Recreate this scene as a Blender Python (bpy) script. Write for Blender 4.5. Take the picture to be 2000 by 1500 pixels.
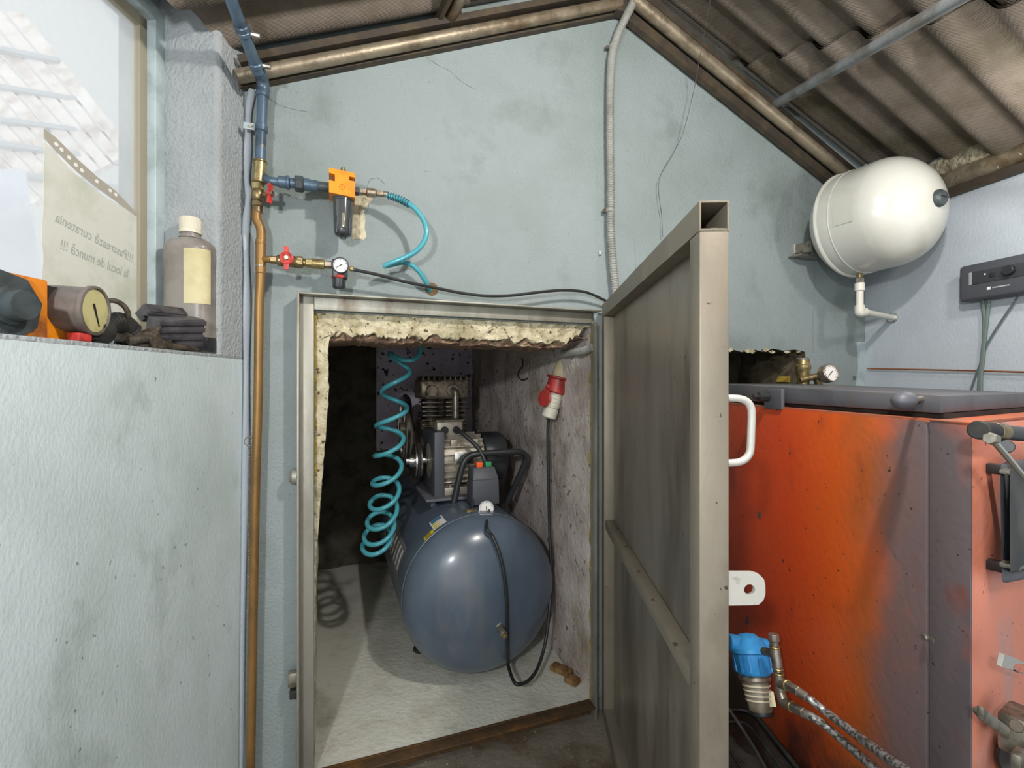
import bpy, bmesh, math, random
from mathutils import Vector, Matrix, noise
random.seed(7)
for o in list(bpy.data.objects): bpy.data.objects.remove(o, do_unlink=True)
SC = bpy.context.scene
COL = SC.collection
V = Vector
PI = math.pi

# ------------------------------------------------------------------ camera, world, lights, exposure
H = 1.156                      # camera height above the floor
F = 935.0                      # focal length in pixels of a 2000 x 1500 frame
CAM = V((0, 0, H))
cam = bpy.data.cameras.new('camera'); camo = bpy.data.objects.new('camera', cam); COL.objects.link(camo)
cam.sensor_width = 36; cam.lens = F / 2000 * 36; cam.clip_start = 0.01
camo.location = CAM; camo.rotation_euler = (PI / 2, 0, 0)
SC.camera = camo
w = bpy.data.worlds.new('world'); SC.world = w; w.use_nodes = True
w.node_tree.nodes['Background'].inputs[0].default_value = (0.90, 0.96, 1.0, 1)
w.node_tree.nodes['Background'].inputs[1].default_value = 1.25
def lamp(name, loc, power, size, col):
    l = bpy.data.lights.new(name, 'POINT'); l.energy = power; l.shadow_soft_size = size; l.color = col
    o = bpy.data.objects.new(name, l); o.location = loc; COL.objects.link(o); return o
lamp('lamp_ridge', (0.54, 0.46, H + 0.98), 52, 0.035, (1.0, 0.97, 0.93))
lamp('lamp_eave', (1.42, 1.20, H + 0.62), 5.5, 0.03, (1.0, 0.97, 0.92))
lamp('lamp_doorway', (-0.35, -0.55, H + 0.37), 58, 0.04, (0.97, 0.98, 1.0))
vs = SC.view_settings
vs.view_transform = 'Standard'; vs.look = 'None'; vs.exposure = 0.24; vs.gamma = 1; vs.use_curve_mapping = False

# ------------------------------------------------------------------ materials
def c(r, g, b):
    f = lambda v: (v / 255 / 12.92) if v / 255 <= 0.04045 else ((v / 255 + 0.055) / 1.055) ** 2.4
    return (f(r), f(g), f(b), 1)
MC = {}
def mat(name, base, rough=0.6, metal=0.0, var=None, vscale=6, vlo=0.45, vhi=0.65, var2=None, v2scale=2, v2lo=0.5, v2hi=0.7,
        stretch=(1, 1, 1), bump=0.0, bscale=80, bdetail=4, trans=0, alpha=1, specks=None, spscale=60, splo=0.66, sphi=0.70, ior=1.45, coat=0):
    if name in MC: return MC[name]
    m = bpy.data.materials.new(name); m.use_nodes = True; MC[name] = m
    nt = m.node_tree; N_ = nt.nodes; L = nt.links; b = N_['Principled BSDF']
    b.inputs['Roughness'].default_value = rough; b.inputs['Metallic'].default_value = metal
    b.inputs['IOR'].default_value = ior
    if trans: b.inputs['Transmission Weight'].default_value = trans
    if alpha < 1: b.inputs['Alpha'].default_value = alpha
    if coat: b.inputs['Coat Weight'].default_value = coat; b.inputs['Coat Roughness'].default_value = 0.15
    tc = N_.new('ShaderNodeTexCoord'); mp = N_.new('ShaderNodeMapping'); mp.inputs['Scale'].default_value = stretch
    L.new(tc.outputs['Object'], mp.inputs['Vector'])
    rgb = N_.new('ShaderNodeRGB'); rgb.outputs[0].default_value = base
    out = rgb.outputs[0]
    def layer(out, col, scale, lo, hi, vec, det=6):
        n = N_.new('ShaderNodeTexNoise'); n.inputs['Scale'].default_value = scale; n.inputs['Detail'].default_value = det
        n.inputs['Roughness'].default_value = 0.6
        L.new(vec, n.inputs['Vector'])
        r = N_.new('ShaderNodeMapRange'); r.inputs['From Min'].default_value = lo; r.inputs['From Max'].default_value = hi
        L.new(n.outputs['Fac'], r.inputs['Value'])
        x = N_.new('ShaderNodeMix'); x.data_type = 'RGBA'
        L.new(r.outputs[0], x.inputs['Factor']); L.new(out, x.inputs['A']); x.inputs['B'].default_value = col
        return x.outputs['Result']
    if var: out = layer(out, var, vscale, vlo, vhi, mp.outputs[0])
    if var2: out = layer(out, var2, v2scale, v2lo, v2hi, mp.outputs[0])
    if specks: out = layer(out, specks, spscale, splo, sphi, tc.outputs['Object'], 2)
    L.new(out, b.inputs['Base Color'])
    if bump:
        n = N_.new('ShaderNodeTexNoise'); n.inputs['Scale'].default_value = bscale; n.inputs['Detail'].default_value = bdetail
        L.new(mp.outputs[0] if stretch != (1, 1, 1) else tc.outputs['Object'], n.inputs['Vector'])
        bp = N_.new('ShaderNodeBump'); bp.inputs['Strength'].default_value = bump; bp.inputs['Distance'].default_value = 0.01
        L.new(n.outputs['Fac'], bp.inputs['Height']); L.new(bp.outputs[0], b.inputs['Normal'])
    m['out'] = ''
    return m

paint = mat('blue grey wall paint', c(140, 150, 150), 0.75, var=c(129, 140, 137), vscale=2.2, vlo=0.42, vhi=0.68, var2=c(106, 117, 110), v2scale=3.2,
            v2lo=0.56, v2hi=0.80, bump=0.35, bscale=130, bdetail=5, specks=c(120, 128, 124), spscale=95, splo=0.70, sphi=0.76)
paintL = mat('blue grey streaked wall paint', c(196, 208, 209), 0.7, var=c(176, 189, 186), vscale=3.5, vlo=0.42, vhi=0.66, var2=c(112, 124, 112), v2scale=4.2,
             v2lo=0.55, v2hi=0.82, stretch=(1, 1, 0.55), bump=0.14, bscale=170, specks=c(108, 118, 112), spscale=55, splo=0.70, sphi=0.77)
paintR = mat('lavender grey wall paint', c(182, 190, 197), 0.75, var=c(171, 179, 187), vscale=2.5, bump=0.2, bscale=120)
paintJ = mat('grey stippled reveal paint', c(158, 163, 164), 0.75, var=c(147, 153, 154), vscale=5, bump=0.6, bscale=110)
concrete = mat('niche concrete', c(206, 206, 194), 0.9, var=c(182, 179, 166), vscale=5, var2=c(94, 80, 64), v2scale=2.3, v2lo=0.56, v2hi=0.72, bump=0.4, bscale=60,
               specks=c(205, 205, 195), spscale=120, splo=0.68, sphi=0.74)
floorm = mat('dusty floor', c(118, 110, 98), 0.85, var=c(92, 82, 68), vscale=4, var2=c(84, 62, 38), v2scale=6, v2lo=0.5, v2hi=0.68, bump=0.35, bscale=50,
             specks=c(225, 220, 205), spscale=150, splo=0.69, sphi=0.72)
nplaster = mat('niche rough plaster', c(196, 184, 178), 0.95, var=c(172, 158, 150), vscale=7, var2=c(142, 128, 112), v2scale=3, v2lo=0.52, v2hi=0.7, bump=0.7, bscale=45,
               specks=c(120, 108, 98), spscale=38, splo=0.63, sphi=0.70)
nback = mat('niche violet plaster', c(212, 200, 216), 0.9, var=c(186, 176, 190), vscale=6, bump=0.5, bscale=40, specks=c(60, 54, 60), spscale=30, splo=0.60, sphi=0.66)
nrough = mat('niche rubble shade tone', c(88, 84, 72), 0.95, var=c(58, 54, 46), vscale=9, bump=1.0, bscale=25)  # rough rubble; its dark colour stands in for shade in the niche
cream = mat('broken cream plaster', c(206, 197, 168), 0.95, var=c(172, 160, 128), vscale=22, vlo=0.45, vhi=0.62, var2=c(150, 142, 112), v2scale=7, bump=0.8, bscale=70,
            specks=c(92, 80, 60), spscale=60, splo=0.63, sphi=0.68)
brick = mat('exposed brick core', c(128, 100, 84), 0.95, var=c(158, 138, 112), vscale=25, var2=c(88, 68, 54), v2scale=14, bump=1.0, bscale=50)
jambm = mat('jamb plaster', c(200, 194, 172), 0.9, var=c(168, 162, 140), vscale=12, bump=0.6, bscale=40)
foam = mat('yellow foam', c(176, 150, 60), 0.95, var=c(120, 96, 34), vscale=30, bump=1, bscale=60)
steel = mat('bare steel', c(138, 129, 114), 0.5, 0.35, var=c(122, 114, 101), vscale=5, vlo=0.4, vhi=0.65, var2=c(106, 98, 84), v2scale=7, v2lo=0.58, v2hi=0.76,
            stretch=(1, 1, 0.5), bump=0.06, bscale=120, specks=c(70, 64, 56), spscale=70, splo=0.72, sphi=0.76)
steelp = mat('steel sheet', c(150, 142, 131), 0.42, 0.6, var=c(122, 115, 105), vscale=4, var2=c(98, 88, 72), v2scale=3, v2lo=0.52, v2hi=0.75, stretch=(2, 2, 0.5),
             specks=c(64, 58, 50), spscale=60, splo=0.72, sphi=0.77)
steelframe = mat('frame steel', c(160, 158, 147), 0.5, 0.5, var=c(132, 128, 114), vscale=8, var2=c(100, 86, 66), v2scale=6, v2lo=0.58, v2hi=0.72, stretch=(1, 1, 0.35),
                 bump=0.08, bscale=100)
rusty = mat('rusty sill steel', c(84, 66, 46), 0.7, 0.3, var=c(118, 82, 44), vscale=12, var2=c(58, 46, 36), v2scale=5, bump=0.3, bscale=90)
worn = mat('worn white steel', c(186, 183, 175), 0.45, 0.15, var=c(150, 142, 128), vscale=26, vlo=0.60, vhi=0.68, bump=0.05, bscale=80)
rafterm = mat('rafter steel', c(150, 138, 118), 0.45, 0.5, var=c(112, 100, 82), vscale=14, var2=c(96, 76, 52), v2scale=8, bump=0.15, bscale=90)
darkst = mat('dark angle steel', c(72, 64, 56), 0.6, 0.3, var=c(92, 80, 62), vscale=14)
purlinm = mat('grey painted steel', c(134, 138, 140), 0.5, 0.35, var=c(108, 106, 100), vscale=14)
roofm = mat('fibre cement roof', c(112, 102, 91), 0.88, var=c(96, 86, 74), vscale=8, var2=c(80, 74, 54), v2scale=3, v2lo=0.5, v2hi=0.72)
nt = roofm.node_tree      # fine woven imprint as relief
tc = nt.nodes.new('ShaderNodeTexCoord'); vo = nt.nodes.new('ShaderNodeTexVoronoi'); vo.inputs['Scale'].default_value = 150; vo.inputs['Randomness'].default_value = 0.15
nt.links.new(tc.outputs['Object'], vo.inputs['Vector'])
bp = nt.nodes.new('ShaderNodeBump'); bp.inputs['Strength'].default_value = 0.5; bp.inputs['Distance'].default_value = 0.004
nt.links.new(vo.outputs['Distance'], bp.inputs['Height']); nt.links.new(bp.outputs[0], nt.nodes['Principled BSDF'].inputs['Normal'])
copper = mat('dull copper', c(146, 112, 66), 0.45, 0.5, var=c(112, 86, 54), vscale=14, var2=c(100, 90, 66), v2scale=5, v2lo=0.55, v2hi=0.7, stretch=(1, 1, 0.4))
copperb = mat('bright copper', c(190, 120, 78), 0.35, 0.8)
bluepipe = mat('blue painted pipe', c(86, 106, 124), 0.4, 0.3, var=c(60, 72, 84), vscale=16, var2=c(140, 130, 108), v2scale=22, v2lo=0.62, v2hi=0.7)
brass = mat('brass', c(182, 164, 116), 0.35, 0.8, var=c(132, 116, 78), vscale=40)
brassd = mat('dull brass', c(150, 132, 96), 0.4, 0.75, var=c(98, 84, 60), vscale=50)
nickel = mat('nickel', c(186, 172, 156), 0.3, 0.85, var=c(140, 126, 108), vscale=50)
galv = mat('galvanised fitting', c(158, 152, 140), 0.4, 0.7, var=c(112, 106, 96), vscale=40)
chrome = mat('chrome', c(210, 210, 205), 0.2, 0.95)
red = mat('red enamel', c(196, 62, 54), 0.45, var=c(150, 44, 40), vscale=60)
orange = mat('orange plastic', c(238, 146, 28), 0.4, var=c(206, 116, 20), vscale=20)
orangeg = mat('greasy orange enamel', c(226, 134, 30), 0.5, var=c(150, 88, 44), vscale=24, vlo=0.48, vhi=0.64)
black = mat('black plastic', c(44, 46, 48), 0.38)
blackr = mat('black rubber', c(36, 36, 36), 0.6, var=c(58, 54, 48), vscale=30)
greyknob = mat('dark grey plastic', c(66, 74, 76), 0.45, var=c(48, 52, 52), vscale=30)
glassbowl = mat('smoked bowl', c(70, 74, 76), 0.15, var=c(48, 50, 50), vscale=14, coat=0.5)
teal = mat('teal hose', c(72, 156, 168), 0.35, coat=0.3)
white = mat('dial white', c(232, 228, 224), 0.5)
dialblk = mat('dial black', c(28, 26, 26), 0.5)
cableblk = mat('black cable', c(40, 42, 42), 0.45)
conduitm = mat('grey conduit', c(152, 152, 146), 0.55, var=c(126, 126, 120), vscale=12)
vesselm = mat('white enamel', c(198, 198, 190), 0.24, var=c(184, 183, 172), vscale=4, coat=0.4)
pprw = mat('white plastic pipe', c(210, 208, 196), 0.4)
tankm = mat('slate tank enamel', c(88, 100, 114), 0.3, var=c(74, 86, 100), vscale=4, var2=c(104, 106, 108), v2scale=5, v2lo=0.60, v2hi=0.80, stretch=(1, 1, 0.4), coat=0.3)
motorm = mat('aluminium motor', c(180, 174, 160), 0.45, 0.4, var=c(140, 132, 116), vscale=18)
pumpm = mat('oily cast aluminium', c(138, 126, 108), 0.45, 0.5, var=c(80, 70, 58), vscale=20)
switchm = mat('slate plastic', c(76, 78, 84), 0.5)
btn_o = mat('orange button', c(240, 96, 40), 0.4); btn_g = mat('green button', c(44, 140, 90), 0.4)
yellow = mat('yellow sticker', c(224, 200, 40), 0.5); bluest = mat('blue sticker', c(60, 120, 160), 0.5)
beige = mat('aged beige plastic', c(196, 184, 146), 0.5, var=c(164, 152, 116), vscale=20)
greyplug = mat('light grey plastic', c(196, 192, 176), 0.5)
redsock = mat('red socket plastic', c(164, 56, 50), 0.45, var=c(128, 44, 40), vscale=30)
lidm = mat('slate lid enamel', c(96, 98, 104), 0.5, 0.1, var=c(80, 80, 86), vscale=8, var2=c(122, 112, 104), v2scale=4)
sootm = mat('black soot', c(34, 32, 30), 0.85, var=c(52, 46, 40), vscale=14)
winframe = mat('pale painted window steel', c(176, 190, 192), 0.5, 0.1, var=c(150, 162, 160), vscale=14)
winframed = mat('brown window rebate', c(150, 142, 122), 0.6)
paper = mat('aged paper', c(206, 207, 196), 0.8, var=c(186, 188, 172), vscale=9)
sleeve = mat('clear sleeve strip', c(168, 162, 148), 0.4)
ink = mat('faded ink', c(164, 168, 162), 0.8)
bottlem = mat('dirty translucent bottle', c(196, 188, 178), 0.3, var=c(160, 148, 138), vscale=10, trans=0.55)
liquid = mat('dark oil', c(46, 48, 50), 0.25)
capw = mat('aged white cap', c(214, 208, 188), 0.5)
labelm = mat('yellowed label', c(206, 196, 156), 0.7, var=c(184, 172, 126), vscale=10, var2=c(160, 134, 84), v2scale=14, v2lo=0.6, v2hi=0.68)
leatherm = mat('greasy leather', c(82, 72, 58), 0.6, var=c(48, 42, 36), vscale=24, bump=0.5, bscale=80)
finm = mat('dark machined steel', c(92, 90, 94), 0.35, 0.4, var=c(62, 60, 64), vscale=20)
woodo = mat('sunlit grey board', c(242, 230, 222), 0.9, var=c(196, 176, 164), vscale=7, stretch=(1, 1, 1), var2=c(252, 250, 248), v2scale=2)
barm = mat('grey bar', c(176, 180, 184), 0.6)
houseo = mat('pale neighbour wall', c(204, 204, 202), 0.9)
cellblk = mat('cobweb', c(84, 78, 72), 0.9)
patchm = mat('bare plaster', c(206, 198, 170), 0.95, var=c(160, 150, 128), vscale=40, bump=0.8, bscale=90)
blackcan = mat('black canister plastic', c(34, 36, 34), 0.25, var=c(56, 58, 56), vscale=9)
bluecap = mat('blue plastic', c(58, 150, 214), 0.4, var=c(44, 126, 190), vscale=20)
clearbowl = mat('clear plastic bowl', c(176, 170, 150), 0.15, var=c(120, 112, 96), vscale=14, trans=0.45)
braid = mat('steel braid', c(176, 176, 174), 0.4, 0.6, var=c(96, 92, 86), vscale=120, vlo=0.45, vhi=0.55)
chipw = mat('old wood', c(140, 106, 66), 0.9, var=c(100, 72, 42), vscale=20, stretch=(4, 1, 1))

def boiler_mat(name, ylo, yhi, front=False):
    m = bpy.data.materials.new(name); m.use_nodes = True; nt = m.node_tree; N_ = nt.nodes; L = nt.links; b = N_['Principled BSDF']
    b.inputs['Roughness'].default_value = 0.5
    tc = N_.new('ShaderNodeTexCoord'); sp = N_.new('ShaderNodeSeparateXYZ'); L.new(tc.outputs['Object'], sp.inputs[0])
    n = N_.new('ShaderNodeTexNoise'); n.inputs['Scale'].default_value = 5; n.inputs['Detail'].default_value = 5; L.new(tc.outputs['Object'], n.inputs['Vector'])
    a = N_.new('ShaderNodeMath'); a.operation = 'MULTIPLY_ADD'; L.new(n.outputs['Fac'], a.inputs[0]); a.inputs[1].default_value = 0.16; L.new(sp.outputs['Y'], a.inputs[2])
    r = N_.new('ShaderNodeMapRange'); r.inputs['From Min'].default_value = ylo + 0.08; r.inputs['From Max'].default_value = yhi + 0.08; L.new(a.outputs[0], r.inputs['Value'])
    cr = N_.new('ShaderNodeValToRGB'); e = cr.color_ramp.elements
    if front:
        e[0].position = 0; e[0].color = c(228, 142, 116); e[1].position = 1; e[1].color = c(226, 120, 84)  # paler, pinker base carries the light on the front, besides fading
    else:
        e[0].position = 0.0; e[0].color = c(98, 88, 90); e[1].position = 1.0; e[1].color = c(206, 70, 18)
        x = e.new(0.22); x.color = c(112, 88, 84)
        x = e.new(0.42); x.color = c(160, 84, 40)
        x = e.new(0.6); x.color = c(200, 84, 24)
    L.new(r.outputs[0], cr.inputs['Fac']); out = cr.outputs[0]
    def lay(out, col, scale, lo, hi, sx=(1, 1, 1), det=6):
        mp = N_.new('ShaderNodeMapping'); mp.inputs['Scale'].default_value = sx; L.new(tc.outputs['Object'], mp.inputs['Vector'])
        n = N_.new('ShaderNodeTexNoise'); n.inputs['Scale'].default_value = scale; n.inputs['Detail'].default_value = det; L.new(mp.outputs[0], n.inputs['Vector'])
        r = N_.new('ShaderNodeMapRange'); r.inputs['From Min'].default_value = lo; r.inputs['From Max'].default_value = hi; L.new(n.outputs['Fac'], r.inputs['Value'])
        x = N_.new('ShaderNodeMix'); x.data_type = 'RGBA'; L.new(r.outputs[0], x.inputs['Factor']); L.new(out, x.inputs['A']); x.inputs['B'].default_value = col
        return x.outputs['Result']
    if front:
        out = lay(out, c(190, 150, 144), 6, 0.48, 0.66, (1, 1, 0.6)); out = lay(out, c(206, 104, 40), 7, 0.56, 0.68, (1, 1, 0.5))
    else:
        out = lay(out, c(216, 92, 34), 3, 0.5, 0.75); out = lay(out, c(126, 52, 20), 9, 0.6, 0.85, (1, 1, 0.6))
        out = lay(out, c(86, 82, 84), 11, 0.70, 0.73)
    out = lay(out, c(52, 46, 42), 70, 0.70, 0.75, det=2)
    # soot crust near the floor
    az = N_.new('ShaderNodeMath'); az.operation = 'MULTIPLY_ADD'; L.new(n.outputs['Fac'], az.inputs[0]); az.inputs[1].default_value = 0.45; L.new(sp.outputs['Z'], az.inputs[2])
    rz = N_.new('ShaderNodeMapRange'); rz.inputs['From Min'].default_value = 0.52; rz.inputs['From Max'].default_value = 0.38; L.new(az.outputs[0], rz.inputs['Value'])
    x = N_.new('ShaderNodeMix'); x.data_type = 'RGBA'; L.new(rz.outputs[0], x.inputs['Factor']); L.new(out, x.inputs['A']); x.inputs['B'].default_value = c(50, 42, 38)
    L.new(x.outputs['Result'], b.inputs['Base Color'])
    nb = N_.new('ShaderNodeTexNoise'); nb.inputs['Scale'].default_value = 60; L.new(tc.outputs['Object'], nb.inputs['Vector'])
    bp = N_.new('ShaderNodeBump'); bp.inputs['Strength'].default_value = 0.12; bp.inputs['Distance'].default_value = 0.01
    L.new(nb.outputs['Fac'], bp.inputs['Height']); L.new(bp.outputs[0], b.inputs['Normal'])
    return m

# dirty window glass: mostly clear, with a milky film of dust
gl = bpy.data.materials.new('dusty glass'); gl.use_nodes = True; nt = gl.node_tree; nt.nodes.clear()
o_ = nt.nodes.new('ShaderNodeOutputMaterial'); t_ = nt.nodes.new('ShaderNodeBsdfTransparent'); d_ = nt.nodes.new('ShaderNodeBsdfTranslucent'); d2 = nt.nodes.new('ShaderNodeBsdfDiffuse')
mx = nt.nodes.new('ShaderNodeMixShader'); m2 = nt.nodes.new('ShaderNodeMixShader'); d_.inputs[0].default_value = (0.85, 0.85, 0.84, 1); d2.inputs[0].default_value = (0.6, 0.6, 0.58, 1)
n_ = nt.nodes.new('ShaderNodeTexNoise'); n_.inputs['Scale'].default_value = 5; n_.inputs['Detail'].default_value = 6
tc = nt.nodes.new('ShaderNodeTexCoord'); nt.links.new(tc.outputs['Object'], n_.inputs['Vector'])
r_ = nt.nodes.new('ShaderNodeMapRange'); r_.inputs['From Min'].default_value = 0.3; r_.inputs['From Max'].default_value = 0.7
r_.inputs['To Min'].default_value = 0.28; r_.inputs['To Max'].default_value = 0.44; nt.links.new(n_.outputs['Fac'], r_.inputs['Value'])
m2.inputs[0].default_value = 0.35; nt.links.new(d_.outputs[0], m2.inputs[1]); nt.links.new(d2.outputs[0], m2.inputs[2])
nt.links.new(r_.outputs[0], mx.inputs[0]); nt.links.new(t_.outputs[0], mx.inputs[1]); nt.links.new(m2.outputs[0], mx.inputs[2]); nt.links.new(mx.outputs[0], o_.inputs[0])

# ------------------------------------------------------------------ geometry of the place
D = 1.7
A = V((0.182 * D, D, 0))                       # hinge post foot on the back wall
U = V((0.938, 0.346, 0)).normalized()          # along the back wall, to the right
NN = V((U.y, -U.x, 0))                         # out of the back wall, into the room
Z = V((0, 0, 1))
def ray(px, py): return V(((px - 1000) / F, 1, (750 - py) / F))
def P(px, py, d): return CAM + ray(px, py) * d
def hit(px, py, p0, n):
    r = ray(px, py); return CAM + r * ((p0 - CAM).dot(n) / r.dot(n))
def WL(px, py, off=0): return hit(px, py, A + NN * off, NN)           # back wall, off metres in front of it
CL = V((-0.432 * D, 0.774 * D, 0)); LD = V((0.037, 1, 0)).normalized(); LN = V((LD.y, -LD.x, 0))
def LW(px, py, off=0): return hit(px, py, CL + LN * off, LN)          # left wall
CR = WL(1690, 750); CR.z = 0
RD = V((0.2, -0.98, 0)).normalized(); RN = V((RD.y, -RD.x, 0)); RU = -RN      # right wall runs towards the entrance
def RW(px, py, off=0): return hit(px, py, CR + RN * off, RN)          # right wall, splayed a little from the back wall's normal
B1 = P(1895, 825, 0.80); B0 = P(1425, 787, 0.80 * 75 / 37)
BD = (B0 - B1); BD.z = 0; BD.normalize(); BN = V((-BD.y, BD.x, 0))
if BN.x > 0: BN = -BN
def BS(px, py, off=0): return hit(px, py, B1 + BN * off, BN)          # boiler side
FD = V((math.cos(math.radians(30)), math.sin(math.radians(30)), 0)); FN = V((FD.y, -FD.x, 0))
def FP(px, py, off=0): return hit(px, py, B1 + FN * off, FN)          # boiler front
def FLZ(px, py, z=0):
    r = ray(px, py); return CAM + r * ((z - H) / r.z)
def aof(p): return (p - A).dot(U)
def W2(a, z, off=0): return A + U * a + NN * off + Z * z
def NI(a, b, z): return A + U * a - NN * b + Z * z                    # niche: a along the wall, b into it
def rad(px, p): return px / F * p.y

# ------------------------------------------------------------------ mesh helpers
class MB:
    def __init__(s): s.bm = bmesh.new()
    def add(s, bm2):
        me = bpy.data.meshes.new('t'); bm2.to_mesh(me); bm2.free(); s.bm.from_mesh(me); bpy.data.meshes.remove(me); return s
    def box(s, ce, ax, ay, az, bev=0.0, seg=2):
        """centre and three half axes"""
        b = bmesh.new(); vs = [b.verts.new(ce + ax * i + ay * j + az * k) for i in (-1, 1) for j in (-1, 1) for k in (-1, 1)]
        for f in ((0, 1, 3, 2), (4, 6, 7, 5), (0, 4, 5, 1), (2, 3, 7, 6), (0, 2, 6, 4), (1, 5, 7, 3)): b.faces.new([vs[i] for i in f])
        bmesh.ops.recalc_face_normals(b, faces=b.faces)
        if bev: bmesh.ops.bevel(b, geom=list(b.edges), offset=bev, segments=seg, affect='EDGES', profile=0.5)
        return s.add(b)
    def hexa(s, lo, hi, bev=0.0, seg=2):
        """four bottom points and four top points"""
        b = bmesh.new(); p = [b.verts.new(v) for v in list(lo) + list(hi)]
        b.faces.new(p[0:4][::-1]); b.faces.new(p[4:8])
        for i in range(4): b.faces.new((p[i], p[(i + 1) % 4], p[4 + (i + 1) % 4], p[4 + i]))
        bmesh.ops.recalc_face_normals(b, faces=b.faces)
        if bev: bmesh.ops.bevel(b, geom=list(b.edges), offset=bev, segments=seg, affect='EDGES', profile=0.5)
        return s.add(b)
    def lathe(s, p0, ax, prof, seg=24, ref=None, rot=0.0):
        """prof: (distance along axis, radius)"""
        ax = ax.normalized(); x = (ref or (Z if abs(ax.z) < 0.9 else V((1, 0, 0)))); x = (x - ax * x.dot(ax)).normalized(); y = ax.cross(x)
        rings = []
        for (h, r) in prof:
            if r < 1e-6: rings.append([s.bm.verts.new(p0 + ax * h)])
            else: rings.append([s.bm.verts.new(p0 + ax * h + (x * math.cos(rot + 2 * PI * i / seg) + y * math.sin(rot + 2 * PI * i / seg)) * r) for i in range(seg)])
        for k in range(len(rings) - 1):
            a, b = rings[k], rings[k + 1]
            for i in range(seg):
                j = (i + 1) % seg
                if len(a) == 1 and len(b) == 1: continue
                if len(a) == 1: s.bm.faces.new((a[0], b[j], b[i]))
                elif len(b) == 1: s.bm.faces.new((a[i], a[j], b[0]))
                else: s.bm.faces.new((a[i], a[j], b[j], b[i]))
        if len(rings[0]) > 1: s.bm.faces.new(rings[0][::-1])
        if len(rings[-1]) > 1: s.bm.faces.new(rings[-1])
        return s
    def tube(s, pts, r, seg=12, cap=True, closed=False):
        n = len(pts); fr = []
        t0 = (pts[1] - pts[0]).normalized(); x = (Z if abs(t0.z) < 0.9 else V((1, 0, 0))); x = (x - t0 * x.dot(t0)).normalized()
        rings = []
        for i in range(n):
            t = ((pts[min(i + 1, n - 1)] - pts[max(i - 1, 0)])).normalized()
            if closed: t = (pts[(i + 1) % n] - pts[i - 1]).normalized()
            x = (x - t * x.dot(t)).normalized(); y = t.cross(x); rr = r(i / (n - 1)) if callable(r) else r
            rings.append([s.bm.verts.new(pts[i] + (x * math.cos(2 * PI * k / seg) + y * math.sin(2 * PI * k / seg)) * rr) for k in range(seg)])
        for i in range(n if closed else n - 1):
            a, b = rings[i], rings[(i + 1) % n]
            for k in range(seg): s.bm.faces.new((a[k], a[(k + 1) % seg], b[(k + 1) % seg], b[k]))
        if cap and not closed: s.bm.faces.new(rings[0][::-1]); s.bm.faces.new(rings[-1])
        return s
    def prism(s, pts, d):
        """flat outline pushed out by the vector d"""
        b = bmesh.new(); a = [b.verts.new(p) for p in pts]; e = [b.verts.new(p + d) for p in pts]; n = len(pts)
        b.faces.new(a); b.faces.new(e[::-1])
        for i in range(n): b.faces.new((a[i], e[i], e[(i + 1) % n], a[(i + 1) % n]))
        bmesh.ops.recalc_face_normals(b, faces=b.faces); return s.add(b)
    def quad(s, *p): s.bm.faces.new([s.bm.verts.new(q) for q in p]); return s
    def grid(s, fn, nu, nv):
        g = [[s.bm.verts.new(fn(i / nu, j / nv)) for j in range(nv + 1)] for i in range(nu + 1)]
        for i in range(nu):
            for j in range(nv): s.bm.faces.new((g[i][j], g[i + 1][j], g[i + 1][j + 1], g[i][j + 1]))
        return s
    def build(s, name, m, parent=None, smooth=38, origin=None, label=None, recalc=False):
        if recalc: bmesh.ops.recalc_face_normals(s.bm, faces=s.bm.faces)
        loc = V((0, 0, 0))
        top = parent
        if top is not None:
            while top.parent: top = top.parent
            loc = V(top.location)
        elif origin is not None: loc = origin
        for v in s.bm.verts: v.co -= loc
        me = bpy.data.meshes.new(name); s.bm.to_mesh(me); s.bm.free()
        me.materials.append(m)
        if smooth:
            me.polygons.foreach_set('use_smooth', [True] * len(me.polygons)); me.set_sharp_from_angle(angle=math.radians(smooth))
        o = bpy.data.objects.new(name, me); COL.objects.link(o)
        if parent is not None: o.parent = parent
        elif origin is not None: o.location = origin
        if label: o['label'] = label
        return o
def tag(o, label, cat, group=None, kind=None):
    o['label'] = label; o['category'] = cat
    if group: o['group'] = group
    if kind: o['kind'] = kind
    return o
def thing(name, label, cat, loc, group=None, kind=None):
    o = bpy.data.objects.new(name, None); COL.objects.link(o); o.location = loc; o.empty_display_size = 0.05
    return tag(o, label, cat, group, kind)
def crom(pts, per=8):
    out = []; n = len(pts)
    for i in range(n - 1):
        p0, p1, p2, p3 = pts[max(i - 1, 0)], pts[i], pts[i + 1], pts[min(i + 2, n - 1)]
        for k in range(per):
            t = k / per
            out.append(0.5 * ((2 * p1) + (p2 - p0) * t + (2 * p0 - 5 * p1 + 4 * p2 - p3) * t * t + (3 * p1 - p0 - 3 * p2 + p3) * t ** 3))
    out.append(pts[-1]); return out
def seg(name, p, q, r, m, parent, n=20, ch=0.12, rot=0.0):
    """a chamfered round (or n-sided) piece from p to q"""
    l = (q - p).length; k = min(r * ch, l * 0.3)
    return MB().lathe(p, q - p, [(0, r - k), (k, r), (l - k, r), (l, r - k)], n, rot=rot).build(name, m, parent)
def ring(name, p, ax, R, r, m, parent, n=32):
    ax = ax.normalized(); x = (Z if abs(ax.z) < 0.9 else V((1, 0, 0))); x = (x - ax * x.dot(ax)).normalized(); y = ax.cross(x)
    return MB().tube([p + (x * math.cos(2 * PI * i / n) + y * math.sin(2 * PI * i / n)) * R for i in range(n)], r, 8, closed=True).build(name, m, parent)
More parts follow.
